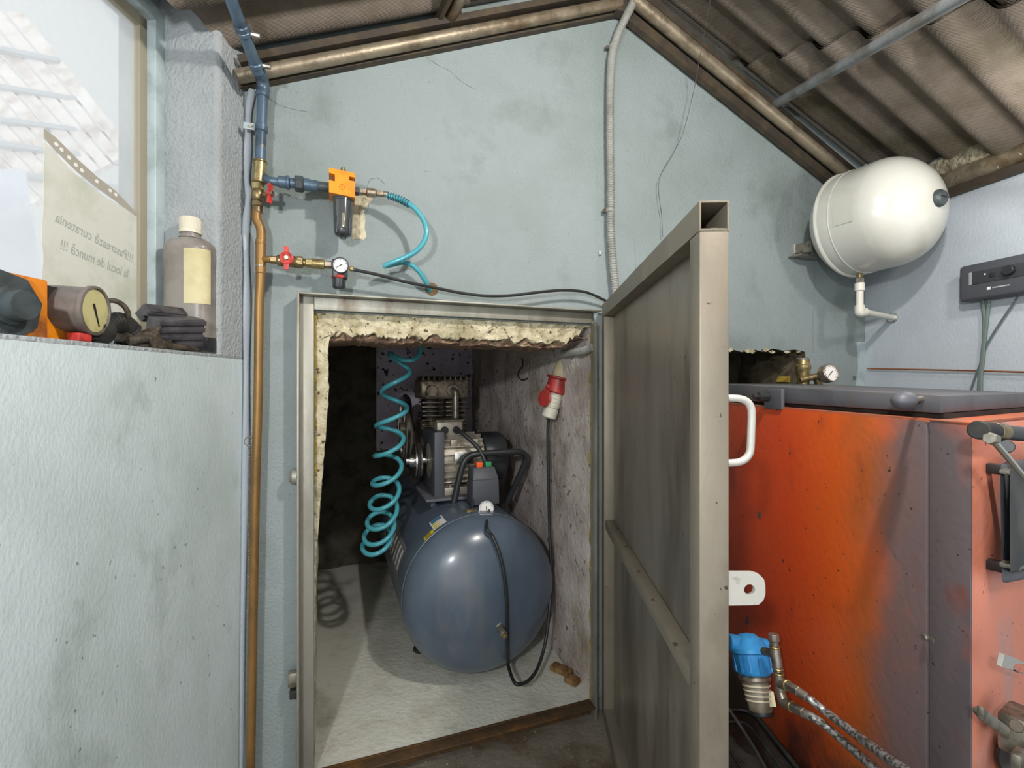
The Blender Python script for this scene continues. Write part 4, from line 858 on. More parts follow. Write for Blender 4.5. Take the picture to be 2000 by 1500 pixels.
MB().hexa([FB(.0, 0, .06), FB(bw, 0, .06), FB(bw, -.02, .06), FB(.012, -.02, .06)], [FB(.0, 0, zb - .001), FB(bw, 0, zb - .001), FB(bw, -.02, zb - .001), FB(.012, -.02, zb - .001)], .002).build('front_panel', bfront, boi)
# top and inner carcass
top = [QB(.0, 0, zb), FB(bw, 0, zb), FB(bw, 0, zb) + BD * s_back, QB(s_back, 0, zb)]
MB().hexa([p - Z * .006 - 0 * Z for p in top], top).build('top_plate', mat('dusty top', c(196, 104, 70), 0.7, var=c(150, 110, 90), vscale=10), boi, smooth=None)
ins = [QB(.03, -.03, .0), FB(bw - .03, -.03, 0), FB(bw, 0, 0) + BD * (s_back - .03), QB(s_back - .03, -.03, 0)]
MB().hexa(ins, [V((p.x, p.y, zb - .01)) for p in ins]).build('carcass', sootm, boi, smooth=None)
MB().box(QB(.12, .004, .25), BD * .05, BN * .004, Z * .16).build('soot_crust', sootm, boi) if False else None
b = MB(); random.seed(11)
for i in range(70):
    s_ = random.uniform(.0, s_seam * .95) if i < 45 else random.uniform(s_seam + .01, s_seam + .08); z_ = random.uniform(.05, .42) ** 1.0
    pz = QB(s_, .0, z_); r_ = random.uniform(.003, .010); dx_ = V((0, 0, 1)).lerp(BD, random.random()).normalized()
    b.prism([pz + BD * r_, pz + Z * r_ * 1.6, pz - BD * r_ * .8, pz - Z * r_], BN * random.uniform(.001, .004))
t = b.build('paint_blisters', mat('burnt paint', c(58, 52, 50), 0.6, var=c(110, 104, 100), vscale=40), boi, smooth=None); t['kind'] = 'stuff'
# lid
l_in = -.012; lc = hit(1838, 772, QB(0, l_in, 0), BN); ls = (lc - V((B1.x, B1.y, 0))).dot(BD)
zl1 = lc.z; zl0 = hit(1838, 808, QB(0, l_in, 0), BN).z
lid_b = ls + .86
lo = [QB(ls, l_in, zl0), QB(ls, l_in, zl0) + FD * .52, QB(lid_b, l_in, zl0) + FD * .52, QB(lid_b, l_in, zl0)]
hi = [QB(ls, l_in, zl1), QB(ls, l_in, zl1) + FD * .52, QB(lid_b, l_in, zl1 + .022) + FD * .52, QB(lid_b, l_in, zl1 + .022)]
lid = MB().hexa(lo, hi, .004).build('lid', lidm, boi)
lo2 = [p + (QB(.0, 0, 0) - QB(0, .012, 0)) + BD * .006 - Z * (zl0 - zb - .0005) for p in lo]
MB().hexa(lo2, [V((p.x, p.y, zl0 - .0005)) for p in lo2]).build('lid_seal', sootm, boi, smooth=None)
# hinge plate and knob
hpz = hit(1512, 770, QB(0, .0, 0), BN); hs_ = (hpz - V((B1.x, B1.y, 0))).dot(BD)
pl0 = (hit(1526, 770, QB(0, .004, 0), BN) - V((B1.x, B1.y, 0))).dot(BD); pl1 = (hit(1492, 770, QB(0, .004, 0), BN) - V((B1.x, B1.y, 0))).dot(BD)
bbox(pl0, pl1, -.006, .004, zb - .008, zl1 + .006, .002).build('hinge_plate', lidm, lid)
pk = QB((pl0 + pl1) / 2 + .02, .004, (zb + zl1) / 2 + .006); seg('hinge_bolt', pk, pk + BN * .03, .014, black, lid, 8); seg('hinge_pin', pk, pk + BN * .045, .008, black, lid, 10)
kc = hit(1766, 782, QB(0, .05, 0), BN); kd = (hit(1800, 779, QB(0, -.012, 0), BN) - kc)
kdn = kd.normalized(); sx = kdn.cross(Z).normalized(); ball('lid_knob', kc, kdn * .026, sx * .019, Z * .0165, lidm, lid, 24, 14); seg('knob_rod', kc, kc + kd, .006, galv, lid, 12)
# small screw in the seam, and fittings behind the lid
ps = BS(1810, 1245, 0.003); seg('panel_screw', ps - BD * .0, ps + BN * .006, .006, galv, boi, 8); MB().box(BS(1816, 1247, .006), BD * .008, BN * .001, Z * .003).build('wire_tie', galv, boi)
# front gear: damper handle, door plate, latch arms
pa, pb = FP(1914, 840, .05), FP(2040, 852, .06)
hnd = seg('damper_bar', pa, pb, .0115, black, boi, 20); seg('bar_end', pa - (pb - pa).normalized() * .006, pa + (pb - pa) * .28, .0135, blackr, hnd, 20); seg('bar_band', pa + (pb - pa) * .16, pa + (pb - pa) * .3, .0139, brassd, hnd, 20); seg('bar_grip', pb - (pb - pa) * .22, pb, .0130, red, hnd, 20)
seg('lever_nut', FP(1932, 856, .09), FP(1942, 858, .09), .0075, galv, boi, 6); MB().tube([FP(1938, 858, .09), FP(1972, 898, .10), FP(2030, 968, .11)], .0036, 10).build('lever_rod', chrome, boi)
seg('pivot', FP(1966, 872, .03), FP(1966, 872, .075), .009, black, boi, 14)
fs = lambda x, y, o: FP(x, y, o)
MB().hexa([FP(1957, 1140, .03), FP(2060, 1120, .03), FP(2060, 1120, .075), FP(1957, 1140, .075)], [FP(1953, 905, .03), FP(2060, 885, .03), FP(2060, 885, .075), FP(1953, 905, .075)], .006).build('fire_door_edge', lidm, boi)
MB().hexa([FP(1972, 1120, .075), FP(2060, 1105, .075), FP(2060, 1105, .095), FP(1972, 1120, .095)], [FP(1972, 915, .075), FP(2060, 900, .075), FP(2060, 900, .095), FP(1972, 915, .095)], .004).build('fire_door_plate', mat('dark slate plate', c(60, 62, 64), 0.6, var=c(78, 76, 72), vscale=9), boi)
for y in (916, 1105): MB().box(FP(1948, y, .012), FD * .010, FN * .014, Z * .0085, .002).build('door_lug', black, boi)
for y in (922, 1104): MB().box(FP(1976, y, .085), FD * .010, FN * .010, Z * .003, .001).build('lip', galv, boi)
t_ = [(1958, 1296), (1962, 1278), (1980, 1284), (2014, 1300), (2014, 1304), (1996, 1296), (1984, 1296), (1978, 1303), (1980, 1311), (1992, 1314), (2014, 1318), (2014, 1322), (1985, 1312), (1957, 1302)]
MB().prism([FP(x, y, .05) for x, y in t_], -FN * .006).build('fork_catch', worn, boi)
MB().tube([FP(1909, 1388, .02), FP(1935, 1407, .04), FP(1962, 1425, .05)], .007, 10).build('latch_arm', galv, boi)
MB().box(FP(1941, 1412, .045), (FP(1966, 1428, .045) - FP(1915, 1390, .045)) / 2, FN * .004, Z * .010, .002).build('latch_bar', galv, boi)
MB().box(FP(2000, 1430, .05), FD * .03, FN * .025, Z * .032, .006).build('latch_block', galv, boi); seg('block_bolt', FP(1985, 1418, .085), FP(1985, 1418, .09), .008, darkst, boi, 8)
seg('fan_cover', FP(2010, 1500, .02), FP(2010, 1500, .05), .04, blackr, boi, 24); MB().box(FP(1990, 1483, .08), FD * .014, FN * .006, Z * .012, .003).build('wing_bolt', galv, boi)
# vent cap and thermometer behind the lid
vb_ = P(1569, 748, 1.86)
vt = thing('air_vent', 'grey brass air vent standing behind the boiler lid', 'vent', vb_)
k_ = 1.86 / F; MB().lathe(vb_ - Z * .05, Z, [(0, 10 * k_), (.05, 10.5 * k_), (.05 + 26 * k_, 12.5 * k_), (.05 + 28 * k_, 13.5 * k_), (.05 + 34 * k_, 13.5 * k_), (.05 + 36 * k_, 11.5 * k_), (.05 + 44 * k_, 11 * k_), (.05 + 48 * k_, 6 * k_), (.05 + 48 * k_, 0)], 24).build('body', brass, vt); seg('cap', vb_ + Z * 40 * k_, vb_ + Z * 49 * k_, 10 * k_, galv, vt)
th = thing('boiler_gauge', 'round black gauge with white dial tilted behind the boiler lid', 'gauge', P(1622, 748, 1.8))
gc = P(1623, 728, 1.78); gn = V((.22, -.95, .22)); dial(th, gc, gn, 18 * 1.78 / F, Z, -130, rim=nickel, depth=.03)
seg('stem', gc - gn.normalized() * .03, gc - gn.normalized() * .03 + V((-.08, .02, -.02)), .012, brassd, th, 12); seg('stub', P(1600, 752, 1.84), P(1594, 735, 1.84), .014, brassd, th, 12)

# ================================================================== WATER FILTER AND HOSES BESIDE THE BOILER
wf = thing('water_filter', 'blue capped water filter with clear bowl beside the orange boiler panel', 'water filter', BS(1480, 1372, .12))
wo = .12
wc = BS(1470, 1285, wo); k_ = wc.y / F; wax = (BS(1482, 1365, wo) - BS(1460, 1245, wo)).normalized()
ctop = BS(1463, 1262, wo)
MB().lathe(ctop, wax, [(-24 * k_, 0), (-22 * k_, 14 * k_), (-12 * k_, 26 * k_), (0, 33 * k_), (3 * k_, 37 * k_), (10 * k_, 37 * k_), (12 * k_, 34 * k_), (44 * k_, 32 * k_), (48 * k_, 29 * k_)], 28).build('cap', bluecap, wf)
xa = (wax.cross(V((0, 1, 0)))).normalized(); xa = xa if xa.x > 0 else -xa
seg('inlet_boss', ctop - xa * 38 * k_ - wax * 8 * k_, ctop + xa * 36 * k_ + wax * 2 * k_, 15 * k_, bluecap, wf, 20)
for i in range(12):
    a = 2 * PI * i / 12; d_ = xa * math.cos(a) + wax.cross(xa) * math.sin(a); MB().box(ctop + wax * 28 * k_ + d_ * 33 * k_, d_ * 1.6 * k_, wax * 15 * k_, wax.cross(d_) * 2 * k_).build('cap_rib', bluecap, wf)
seg('bowl_ring', ctop + wax * 48 * k_, ctop + wax * 60 * k_, 29 * k_, galv, wf, 28)
bwl = MB().lathe(ctop + wax * 60 * k_, wax, [(0, 24 * k_), (30 * k_, 22 * k_), (46 * k_, 21 * k_), (52 * k_, 16 * k_), (52 * k_, 0)], 28).build('bowl', clearbowl, wf)
for i in range(4): ring('bowl_ridge', ctop + wax * (66 + 8 * i) * k_, wax, (24 - .5 * i) * k_, 1.6 * k_, mat('bowl ridge', c(206, 198, 176), 0.3), bwl, 28)
seg('bowl_base', ctop + wax * 106 * k_, ctop + wax * 116 * k_, 19 * k_, black, bwl, 24)
MB().box(ctop + wax * 78 * k_ + xa * 14 * k_ - V((0, 1, 0)) * 20 * k_, xa * 8 * k_, wax * 12 * k_, V((0, .0008, 0)), 0).build('sticker', mat('sticker cream', c(214, 212, 176), .6), bwl)
tx = lambda x, y, o=wo: BS(x, y, o)
hx = thing('hose_manifold', 'galvanised tee fittings joining two braided hoses beside the blue filter', 'pipe fitting', tx(1530, 1390))
kk = tx(1520, 1300).y / F
for nm, x0, y0, x1, y1, r_, m, n in (('plug', 1511, 1238, 1512, 1252, 10, galv, 8), ('plug_neck', 1512, 1252, 1513, 1262, 8, galv, 16), ('brass_band', 1513, 1261, 1513, 1266, 10, brass, 20), ('tee_body', 1513, 1265, 1519, 1304, 9.5, galv, 20), ('brass_band', 1519, 1303, 1519, 1307, 10.5, brass, 20), ('nipple', 1519, 1306, 1521, 1314, 8.5, galv, 16), ('brass_band', 1521, 1313, 1521, 1317, 10, brass, 20), ('cross_body', 1521, 1316, 1525, 1352, 9.5, galv, 20), ('brass_band', 1525, 1352, 1526, 1356, 10, brass, 20), ('elbow_leg', 1526, 1355, 1532, 1376, 9, galv, 18), ('elbow_leg', 1530, 1372, 1546, 1380, 9, galv, 18), ('brass_band', 1545, 1379, 1549, 1382, 10, brass, 18), ('hex_nut', 1549, 1382, 1572, 1394, 9, galv, 6), ('branch', 1524, 1336, 1536, 1338, 9, galv, 18), ('brass_band', 1535, 1337, 1540, 1340, 10, brass, 18), ('hex_nut', 1540, 1340, 1562, 1352, 9, galv, 6), ('inlet_neck', 1492, 1272, 1514, 1278, 8, brassd, 16)):
    seg(nm, tx(x0, y0), tx(x1, y1), r_ * kk, m, hx, n)
for lab, pts_ in (('upper braided steel hose running down along the boiler side', [(1560, 1351, .12), (1582, 1366, .11), (1610, 1388, .09), (1650, 1418, .08), (1700, 1456, .08), (1745, 1488, .09), (1790, 1520, .1)]), ('lower braided steel hose sagging towards the floor beside the boiler', [(1570, 1393, .12), (1590, 1402, .11), (1615, 1420, .09), (1650, 1450, .08), (1690, 1485, .08), (1740, 1530, .09)])):
    pp_ = [tx(*x) for x in pts_]; t = thing('braided_hose', lab, 'hose', pp_[-1], 'braided hoses by the boiler'); MB().tube(crom(pp_, 8), 7 * kk, 12).build('braid', braid, t); seg('crimp_sleeve', pp_[0], pp_[0].lerp(pp_[1], .7), 8 * kk, galv, t, 14)
# black canister on the floor
cx = FLZ(1500, 1440, .21)
can = thing('black_canister', 'glossy black plastic canister on the floor below the blue filter', 'canister', V((cx.x, cx.y, 0)))
cA = BD; cB = -BN; cc = QB((cx - V((B1.x, B1.y, 0))).dot(BD) - .02, .125, 0)
MB().box(cc + Z * .095, cA * .17, cB * .10, Z * .094, .035, 5).build('shell', blackcan, can, smooth=60)
def rrect(c_, a_, b_, r_, z_):
    o_ = []
    for (sx_, sy_, st_) in ((1, 1, 0), (-1, 1, 90), (-1, -1, 180), (1, -1, 270)):
        for i in range(7): an = math.radians(st_ + 15 * i); o_.append(c_ + cA * (sx_ * (a_ - r_) + r_ * math.cos(an)) + cB * (sy_ * (b_ - r_) + r_ * math.sin(an)) + Z * z_)
    return o_
MB().tube(rrect(cc, .165, .095, .04, .185), .007, 8, closed=True).build('rim', blackcan, can, smooth=60); MB().tube(rrect(cc, .11, .05, .03, .190), .005, 8, closed=True).build('moulded_rib', blackcan, can, smooth=60)
pp_ = [tx(1424, 1385, .22), tx(1450, 1425, .2), tx(1478, 1470, .2), tx(1505, 1520, .2)]
t = MB().tube(crom(pp_, 6), .004, 8).build('floor_cable', cableblk, origin=pp_[-1]); tag(t, 'thin black cable lying over the black canister', 'cable')

# ================================================================== COMPRESSOR IN THE NICHE
TA, TR, TZ = -0.364, 0.292, 0.372
def NT(a, b, z): return NI(TA - .012 + a, b, z)
com = thing('air_compressor', 'slate grey belt driven air compressor with long horizontal tank inside the niche', 'compressor', NT(0, .7, ZS))
prof = []
b_ap, b_t = 0.11, 0.25
for i in range(15): a = PI / 2 * i / 14; prof.append((b_ap + (b_t - b_ap) * (1 - math.cos(a)), TR * math.sin(a)))
for i in range(1, 9): prof.append((b_t + (1.32 - b_t) * i / 8, TR))
for i in range(1, 11): a = PI / 2 * i / 10; prof.append((1.32 + .13 * math.sin(a), TR * math.cos(a) if i < 10 else 0))
tank = MB().lathe(NI(TA, 0, TZ), -NN, prof, 72).build('tank', tankm, com, smooth=60)
ring('weld_seam', NI(TA, b_t + .012, TZ), NN, TR * 1.0005, .0022, tankm, tank, 80)
for (a, b_) in ((-.17, .42), (.17, .42), (-.17, 1.15), (.17, 1.15)):
    MB().box(NT(a, b_ + .1, ZS + .05), U * .02, NN * .03, Z * .045, .004).build('foot', black, com); seg('rubber_pad', NT(a, b_ + .1, ZS), NT(a, b_ + .1, ZS + .015), .03, blackr, com, 16)
# drain valve on the front dome
pd = hit(972, 1218, NI(TA, .135, 0), NN); dv_ = (NN * .8 + V((0.15, 0, -.35))).normalized()
seg('drain_nut', pd - dv_ * .01, pd + dv_ * .018, .020, galv, com, 6); seg('drain_tail', pd + dv_ * .016, pd + dv_ * .05, .013, galv, com, 16); seg('drain_tip', pd + dv_ * .05, pd + dv_ * .062, .009, brass, com, 12)
# stickers on the shoulder of the tank
def TS(ang, b_, e=.0008): return NI(TA, b_, TZ) + (U * math.sin(ang) + Z * math.cos(ang)) * (TR + e)
def patch(a0_, a1_, b0_, b1_, m, name, e=.0008, parent=tank, n=6): return MB().grid(lambda u, v: TS(a0_ + (a1_ - a0_) * u, b0_ + (b1_ - b0_) * v, e), n, 2).build(name, m, parent)
s_a = -0.62
patch(s_a, s_a + .19, .285, .385, white, 'warning_sticker')
patch(s_a - .16, s_a - .005, .272, .305, yellow, 'capacity_sticker', n=5)
patch(s_a + .02, s_a + .17, .352, .382, bluest, 'mandatory_sign', .0013)
for i in range(3): 
    b0_ = .290 + .021 * i; MB().quad(TS(s_a + .02, b0_, .0014), TS(s_a + .02, b0_ + .018, .0014), TS(s_a + .14, b0_ + .009, .0014)).build('warning_triangle', yellow, tank)
for i in range(4): patch(s_a - .14 + .0 , s_a - .05, .276 + .007 * i, .279 + .007 * i, dialblk, 'print_line', .0013)
patch(-1.45, -1.05, .40, .95, mat('maker strip', c(120, 122, 122), .5), 'maker_strip')
for i in range(7): patch(-1.38, -1.12, .42 + .06 * i, .445 + .06 * i, white, 'print_bar', .0014)
# platform, motor, pump
pz = TZ + TR
MB().box(NT(-.02, .74, pz + .012), U * .135, NN * .27, Z * .006, .003).build('platform', lidm, com)
for sx_ in (-.11, .1):
    MB().box(NT(sx_, .74, pz - .02), U * .012, NN * .2, Z * .034, .002).build('saddle', lidm, com)
mz = pz + .155; mb = .64; mr = .105
mot = MB().lathe(NT(-.085, mb, mz), U, [(0, mr * .9), (.008, mr), (.20, mr), (.208, mr * .9)], 40).build('motor', motorm, com)
for i in range(22):
    a = PI * 2 * i / 22
    d_ = -NN * math.cos(a) * 1.0 + Z * math.sin(a); 
    if d_.z > .93: continue
    MB().box(NT(.018, mb, mz) + d_ * (mr + .008), U * .095, d_ * .011, U.cross(d_) * .0026, .001).build('cooling_fin', motorm, mot)
MB().lathe(NT(.122, mb, mz), U, [(0, mr * 1.08), (.004, mr * 1.1), (.085, mr * 1.1), (.105, mr * 1.0), (.11, mr * .8), (.112, 0)], 40).build('fan_cover', black, mot)
MB().box(NT(-.092, mb, mz - .01), U * .022, NN * .135, Z * .145, .006).build('end_shield', switchm, mot)
MB().lathe(NT(-.118, mb, mz), U, [(0, mr * .5), (.01, mr * 1.02), (.03, mr * 1.02)], 36).build('drive_flange', motorm, mot)
tb = MB().box(NT(-.03, mb - .01, mz + mr + .035), U * .058, NN * .05, Z * .032, .006).build('terminal_box', motorm, mot)
MB().box(NT(-.03, mb - .01, mz + mr + .07), U * .062, NN * .054, Z * .005, .003).build('terminal_lid', pumpm, tb)
for dx_ in (-.026, .026): seg('cable_gland', NT(dx_ - .03, mb - .06, mz + mr + .03), NT(dx_ - .03, mb - .075, mz + mr + .03), .016, black, tb, 16)
MB().box(NT(.02, mb - mr - .021, mz + .02), U * .045, NN * .001, Z * .026, .001).build('rating_plate', chrome, mot); 
for (dx_, dz_) in ((-.02, .085), (.075, .085)): MB().box(NT(dx_, mb - mr * .72, mz + dz_ - .006), U * .014, NN * .022, Z * .016, .003).build('lifting_lug', motorm, mot); 
MB().box(NT(.02, mb - .1, pz + .035), U * .09, NN * .03, Z * .017, .005).build('motor_foot', motorm, mot); MB().box(NT(.02, mb + .1, pz + .035), U * .09, NN * .03, Z * .017, .005).build('motor_foot', motorm, mot)
for dx_ in (-.04, .075): seg('foot_bolt', NT(dx_, mb - .115, pz + .05), NT(dx_, mb - .115, pz + .062), .009, galv, mot, 6)
# motor pulley and flywheel with belt
px_ = -.165
seg('shaft', NT(-.12, mb, mz), NT(-.215, mb, mz), .017, chrome, com)
pul = MB().lathe(NT(px_ + .016, mb, mz), -U, [(0, .03), (.002, .075), (.008, .076), (.016, .062), (.024, .076), (.030, .075), (.032, .03), (.05, .028)], 40).build('motor_pulley', chrome, com)
fb, fz_ = 1.02, pz + .26
fly = MB().lathe(NT(px_ + .018, fb, fz_), -U, [(0, .172), (.004, .175), (.014, .168), (.028, .175), (.034, .172), (.034, .15), (.02, .148), (.0, .148)], 64)
fly = fly.build('flywheel', chrome, com, recalc=True); seg('flywheel_hub', NT(px_ + .02, fb, fz_), NT(px_ - .03, fb, fz_), .035, pumpm, fly)
for i in range(5): a = 2 * PI * i / 5; d_ = -NN * math.cos(a) + Z * math.sin(a); MB().box(NT(px_, fb, fz_) + d_ * .09, d_ * .065, U.cross(d_) * .014, U * .008, .003).build('spoke', pumpm, fly)
pm = V((mb, mz)); pf = V((fb, fz_)); dv2 = (pf - pm); L2 = dv2.length; an = math.atan2(dv2.y, dv2.x); sh = math.asin((.175 - .074) / L2)
bp_ = []
for i in range(25): a = an + PI / 2 + sh + (PI - 2 * sh) * i / 24; bp_.append((pm.x + .076 * math.cos(a), pm.y + .076 * math.sin(a)))
for i in range(33): a = an - PI / 2 - sh + (PI + 2 * sh) * i / 32; bp_.append((pf.x + .177 * math.cos(a), pf.y + .177 * math.sin(a)))
MB().tube([NT(px_ + .001, x, y) for x, y in bp_], .006, 8, closed=True).build('drive_belt', blackr, com)
# pump: crankcase, two finned barrels, head
pmp = MB().box(NT(.02, fb, pz + .17), U * .12, NN * .10, Z * .15, .03, 3).build('pump_crankcase', pumpm, com)
hz_ = 1.175
for k in range(2):
    ax_ = -.045 + .12 * k
    for i in range(7): MB().box(NT(ax_, fb - .06, hz_ - .09 - .022 * i), U * .052, NN * .06, Z * .004, .002).build('barrel_fin', pumpm, pmp)
    seg('barrel', NT(ax_, fb - .04, pz + .28), NT(ax_, fb - .04, hz_ - .06), .045, blackr, pmp)
MB().box(NT(.015, fb - .04, hz_ - .045), U * .125, NN * .10, Z * .05, .014, 3).build('cylinder_head', pumpm, com)
for i in range(9): MB().box(NT(-.095 + .0275 * i, fb - .04, hz_ + .008), U * .004, NN * .095, Z * .012, .002).build('head_fin', pumpm, com)
MB().tube(crom([NT(.05, fb - .13, hz_ - .05), NT(.05, fb - .19, hz_ - .055), NT(.052, fb - .20, hz_ - .08), NT(.052, fb - .20, hz_ - .26)], 8), .016, 14).build('delivery_pipe', galv, com)
seg('delivery_flange', NT(.05, fb - .125, hz_ - .05), NT(.05, fb - .15, hz_ - .05), .032, pumpm, com); seg('intake_boss', NT(-.055, fb - .125, hz_ - .055), NT(-.055, fb - .16, hz_ - .055), .03, pumpm, com)
# handle
hb = .47
hl = [hit(884, 990, NI(0, hb, 0), NN), hit(890, 965, NI(0, hb, 0), NN), hit(899, 925, NI(0, hb, 0), NN), hit(905, 905, NI(0, hb, 0), NN), hit(914, 893, NI(0, hb, 0), NN), hit(930, 887, NI(0, hb, 0), NN), hit(970, 884, NI(0, hb, 0), NN), hit(1008, 882, NI(0, hb, 0), NN), hit(1020, 884, NI(0, hb + .01, 0), NN), hit(1027, 892, NI(0, hb + .02, 0), NN), hit(1025, 905, NI(0, hb + .03, 0), NN), hit(1010, 940, NI(0, hb + .06, 0), NN), hit(990, 982, NI(0, hb + .1, 0), NN)]
MB().tube(crom(hl, 6), .0135, 14).build('carry_handle', black, com)
# pressure switch
sb = .40
sc_ = hit(944, 945, NI(0, sb, 0), NN); km = sc_.y / F
lo = [sc_ + U * x * km + NN * y - Z * 36 * km for x, y in ((-28, .045), (26, .045), (26, -.045), (-28, -.045))]
hi = [sc_ + U * x * km + NN * y + Z * 34 * km for x, y in ((-22, .02), (20, .02), (20, -.045), (-24, -.045))]
lo2 = [sc_ + U * x * km + NN * y + Z * 12 * km for x, y in ((-27, .045), (25, .045), (25, -.045), (-27, -.045))]
sw = MB().hexa(lo, lo2, .004).build('pressure_switch', switchm, com); MB().hexa(lo2, hi, .004).build('switch_cowl', switchm, sw)
for dx_, m in ((-9, btn_o), (9, btn_g)): MB().box(sc_ + U * dx_ * km + Z * 38 * km + NN * .0, U * 6 * km, NN * .014, Z * 5 * km, .002).build('push_button', m, sw)
seg('switch_stem', sc_ - Z * 36 * km, sc_ - Z * 70 * km, .012, galv, com, 14)
gb = hit(950, 993, NI(0, .30, 0), NN); gnn = (CAM - gb).normalized() * .6 + NN * .6
dial(com, gb, gnn, 15.5 * gb.y / F, Z, 178, rim=chrome, depth=.02)
seg('gauge_stem', gb - Z * .012 - gnn.normalized() * .012, hit(946, 1022, NI(0, .31, 0), NN), .009, galv, com, 12)
pz1, pz2 = hit(910, 1001, NI(0, .31, 0), NN), hit(944, 1000, NI(0, .32, 0), NN)
seg('safety_valve', pz1, pz1.lerp(pz2, .45), .014, brass, com, 16); seg('valve_nut', pz1.lerp(pz2, .45), pz1.lerp(pz2, .8), .011, brass, com, 6); seg('valve_stub', pz1.lerp(pz2, .8), pz2, .009, brass, com, 12)
seg('capillary', hit(922, 975, NI(0, .33, 0), NN), hit(922, 1003, NI(0, .33, 0), NN), .006, black, com, 10)
# motor lead from terminal box to the switch
MB().tube(crom([NT(-.004, mb - .075, mz + mr + .03), NT(.01, mb - .12, mz + mr + .02), NT(.07, mb - .17, mz + .06), NT(.10, mb - .2, mz - .02)], 8), .009, 10).build('motor_lead', cableblk, com)
# power cable over the dome, under the tank and up to the plug
def NRW(px, py, off): return hit(px, py, NI(aR - off, 0, 0), U)
pc_ = thing('power_cable', 'black power cable with grey plug draped over the compressor tank', 'cable', P(1010, 1340, 1.55))
def dome(px, py):   # point just outside the tank along this ray
    r = ray(px, py)
    for i in range(400):
        d_ = 1.3 + i * .004; p_ = CAM + r * d_; b_ = -(p_ - NI(TA, 0, TZ)).dot(NN); rr_ = ((p_ - NI(TA, 0, TZ)) + NN * b_).length
        lim = TR if b_ >= b_t else (TR * math.sin(math.acos(max(-1, min(1, 1 - (b_ - b_ap) / (b_t - b_ap))))) if b_ > b_ap else 0)
        if rr_ < lim and b_ > b_ap: return CAM + r * (d_ - .018)
    return P(px, py, 1.62)
cb = [hit(958, 985, NI(0, .36, 0), NN), dome(950, 1028), dome(962, 1048), dome(975, 1080), dome(984, 1120), dome(989, 1170), dome(990, 1210), dome(991, 1250), dome(992, 1285), dome(993, 1285) - Z * .03, P(1004, 1332, 1.60), P(1018, 1336, 1.60), P(1036, 1326, 1.66), P(1052, 1300, 1.74), P(1066, 1250, 1.80), P(1074, 1180, 1.84), P(1076, 1110, 1.90), P(1073, 1020, 1.93), P(1071, 920, 1.94), P(1070, 840, 1.94), P(1073, 812, 1.93)]
MB().tube(crom(cb, 8), lambda t: .0062, 10).build('cord', cableblk, pc_)
pdp = 1.93; kk2 = pdp / F
def PW(px, py, d=pdp): return P(px, py, d)
seg('plug_tail', PW(1071, 816), PW(1077, 797), 15 * kk2, greyplug, pc_, 20); seg('plug_grip', PW(1077, 797), PW(1087, 762), 14.5 * kk2, greyplug, pc_, 24)
for t_ in (.15, .35, .55, .75): pq = PW(1077, 797).lerp(PW(1087, 762), t_); ring('grip_rib', pq, PW(1087, 762) - PW(1077, 797), 14.5 * kk2, 1.0 * kk2, greyplug, pc_, 28)
sk = thing('industrial_socket', 'red and beige industrial socket with open red flap on the niche wall', 'socket', PW(1085, 760))
seg('collar', PW(1084, 768), PW(1092, 740), 20 * kk2, redsock, sk, 28); seg('flange', PW(1092, 741), PW(1093, 737), 25 * kk2, redsock, sk, 28)
MB().lathe(PW(1093, 738, pdp + .01), PW(1103, 702, pdp + .02) - PW(1093, 738, pdp + .01), [(0, 16 * kk2), (18 * kk2, 16 * kk2), (30 * kk2, 13 * kk2), (40 * kk2, 9 * kk2), (42 * kk2, 6 * kk2)], 24).build('rear_body', beige, sk)
lc_ = PW(1062, 777, pdp - .03); ln_ = V((-.75, -.62, .12)).normalized(); seg('flap_lid', lc_, lc_ - ln_ * .008, 17 * kk2, redsock, sk, 28); seg('flap_hinge', PW(1068, 758, pdp - .03), PW(1072, 752, pdp - .02), .008, redsock, sk, 10)
# conduit stub and cable tie on the niche right wall
cs = [NRW(1156, 678, .02), NRW(1140, 685, .03), NRW(1120, 688, .03), NRW(1100, 690, .03)]
st_ = crom(cs, 24); t = MB().tube(st_, lambda t: .0125 * (1 + .09 * (1 if int(t * 72) % 4 < 2 else -1)), 12).build('conduit_stub', conduitm, origin=cs[0]); tag(t, 'short corrugated conduit stub entering the niche above the socket', 'conduit')
tp = [NRW(1021, 702, .006), NRW(1020, 715, .012), NRW(1014, 724, .012), NRW(1012, 735, .012), NRW(1019, 742, .012), NRW(1030, 739, .012)]
t = MB().tube(crom(tp, 6), .003, 8).build('cable_tie', cableblk, origin=tp[0]); tag(t, 'open black cable tie hook on the niche right wall', 'cable tie')
# debris at the back corner of the sill
random.seed(2)
for i, (px, py, l_, lab) in enumerate(((1098, 1308, .09, 'brown wood offcut lying against the niche right wall'), (1118, 1328, .05, 'small brown wood chip in the niche corner by the sill'))):
    p_ = FLZ(px, py, ZS + .012); d_ = V((random.uniform(.4, .8), -.6, 0)).normalized(); t = MB().box(p_, d_ * l_ * .5, d_.cross(Z) * .02, Z * .010, .004).build('wood_offcut', chipw, origin=p_); tag(t, lab, 'wood piece')

# ================================================================== THINGS ON THE WINDOW SILL
def SL(px, py, h=0.0): return FLZ(px, py, zS + h)
def LF(px, off):   # point on the sill at this column, off metres in from the wall face
    p_ = LW(px, 600, off); return V((p_.x, p_.y, zS))
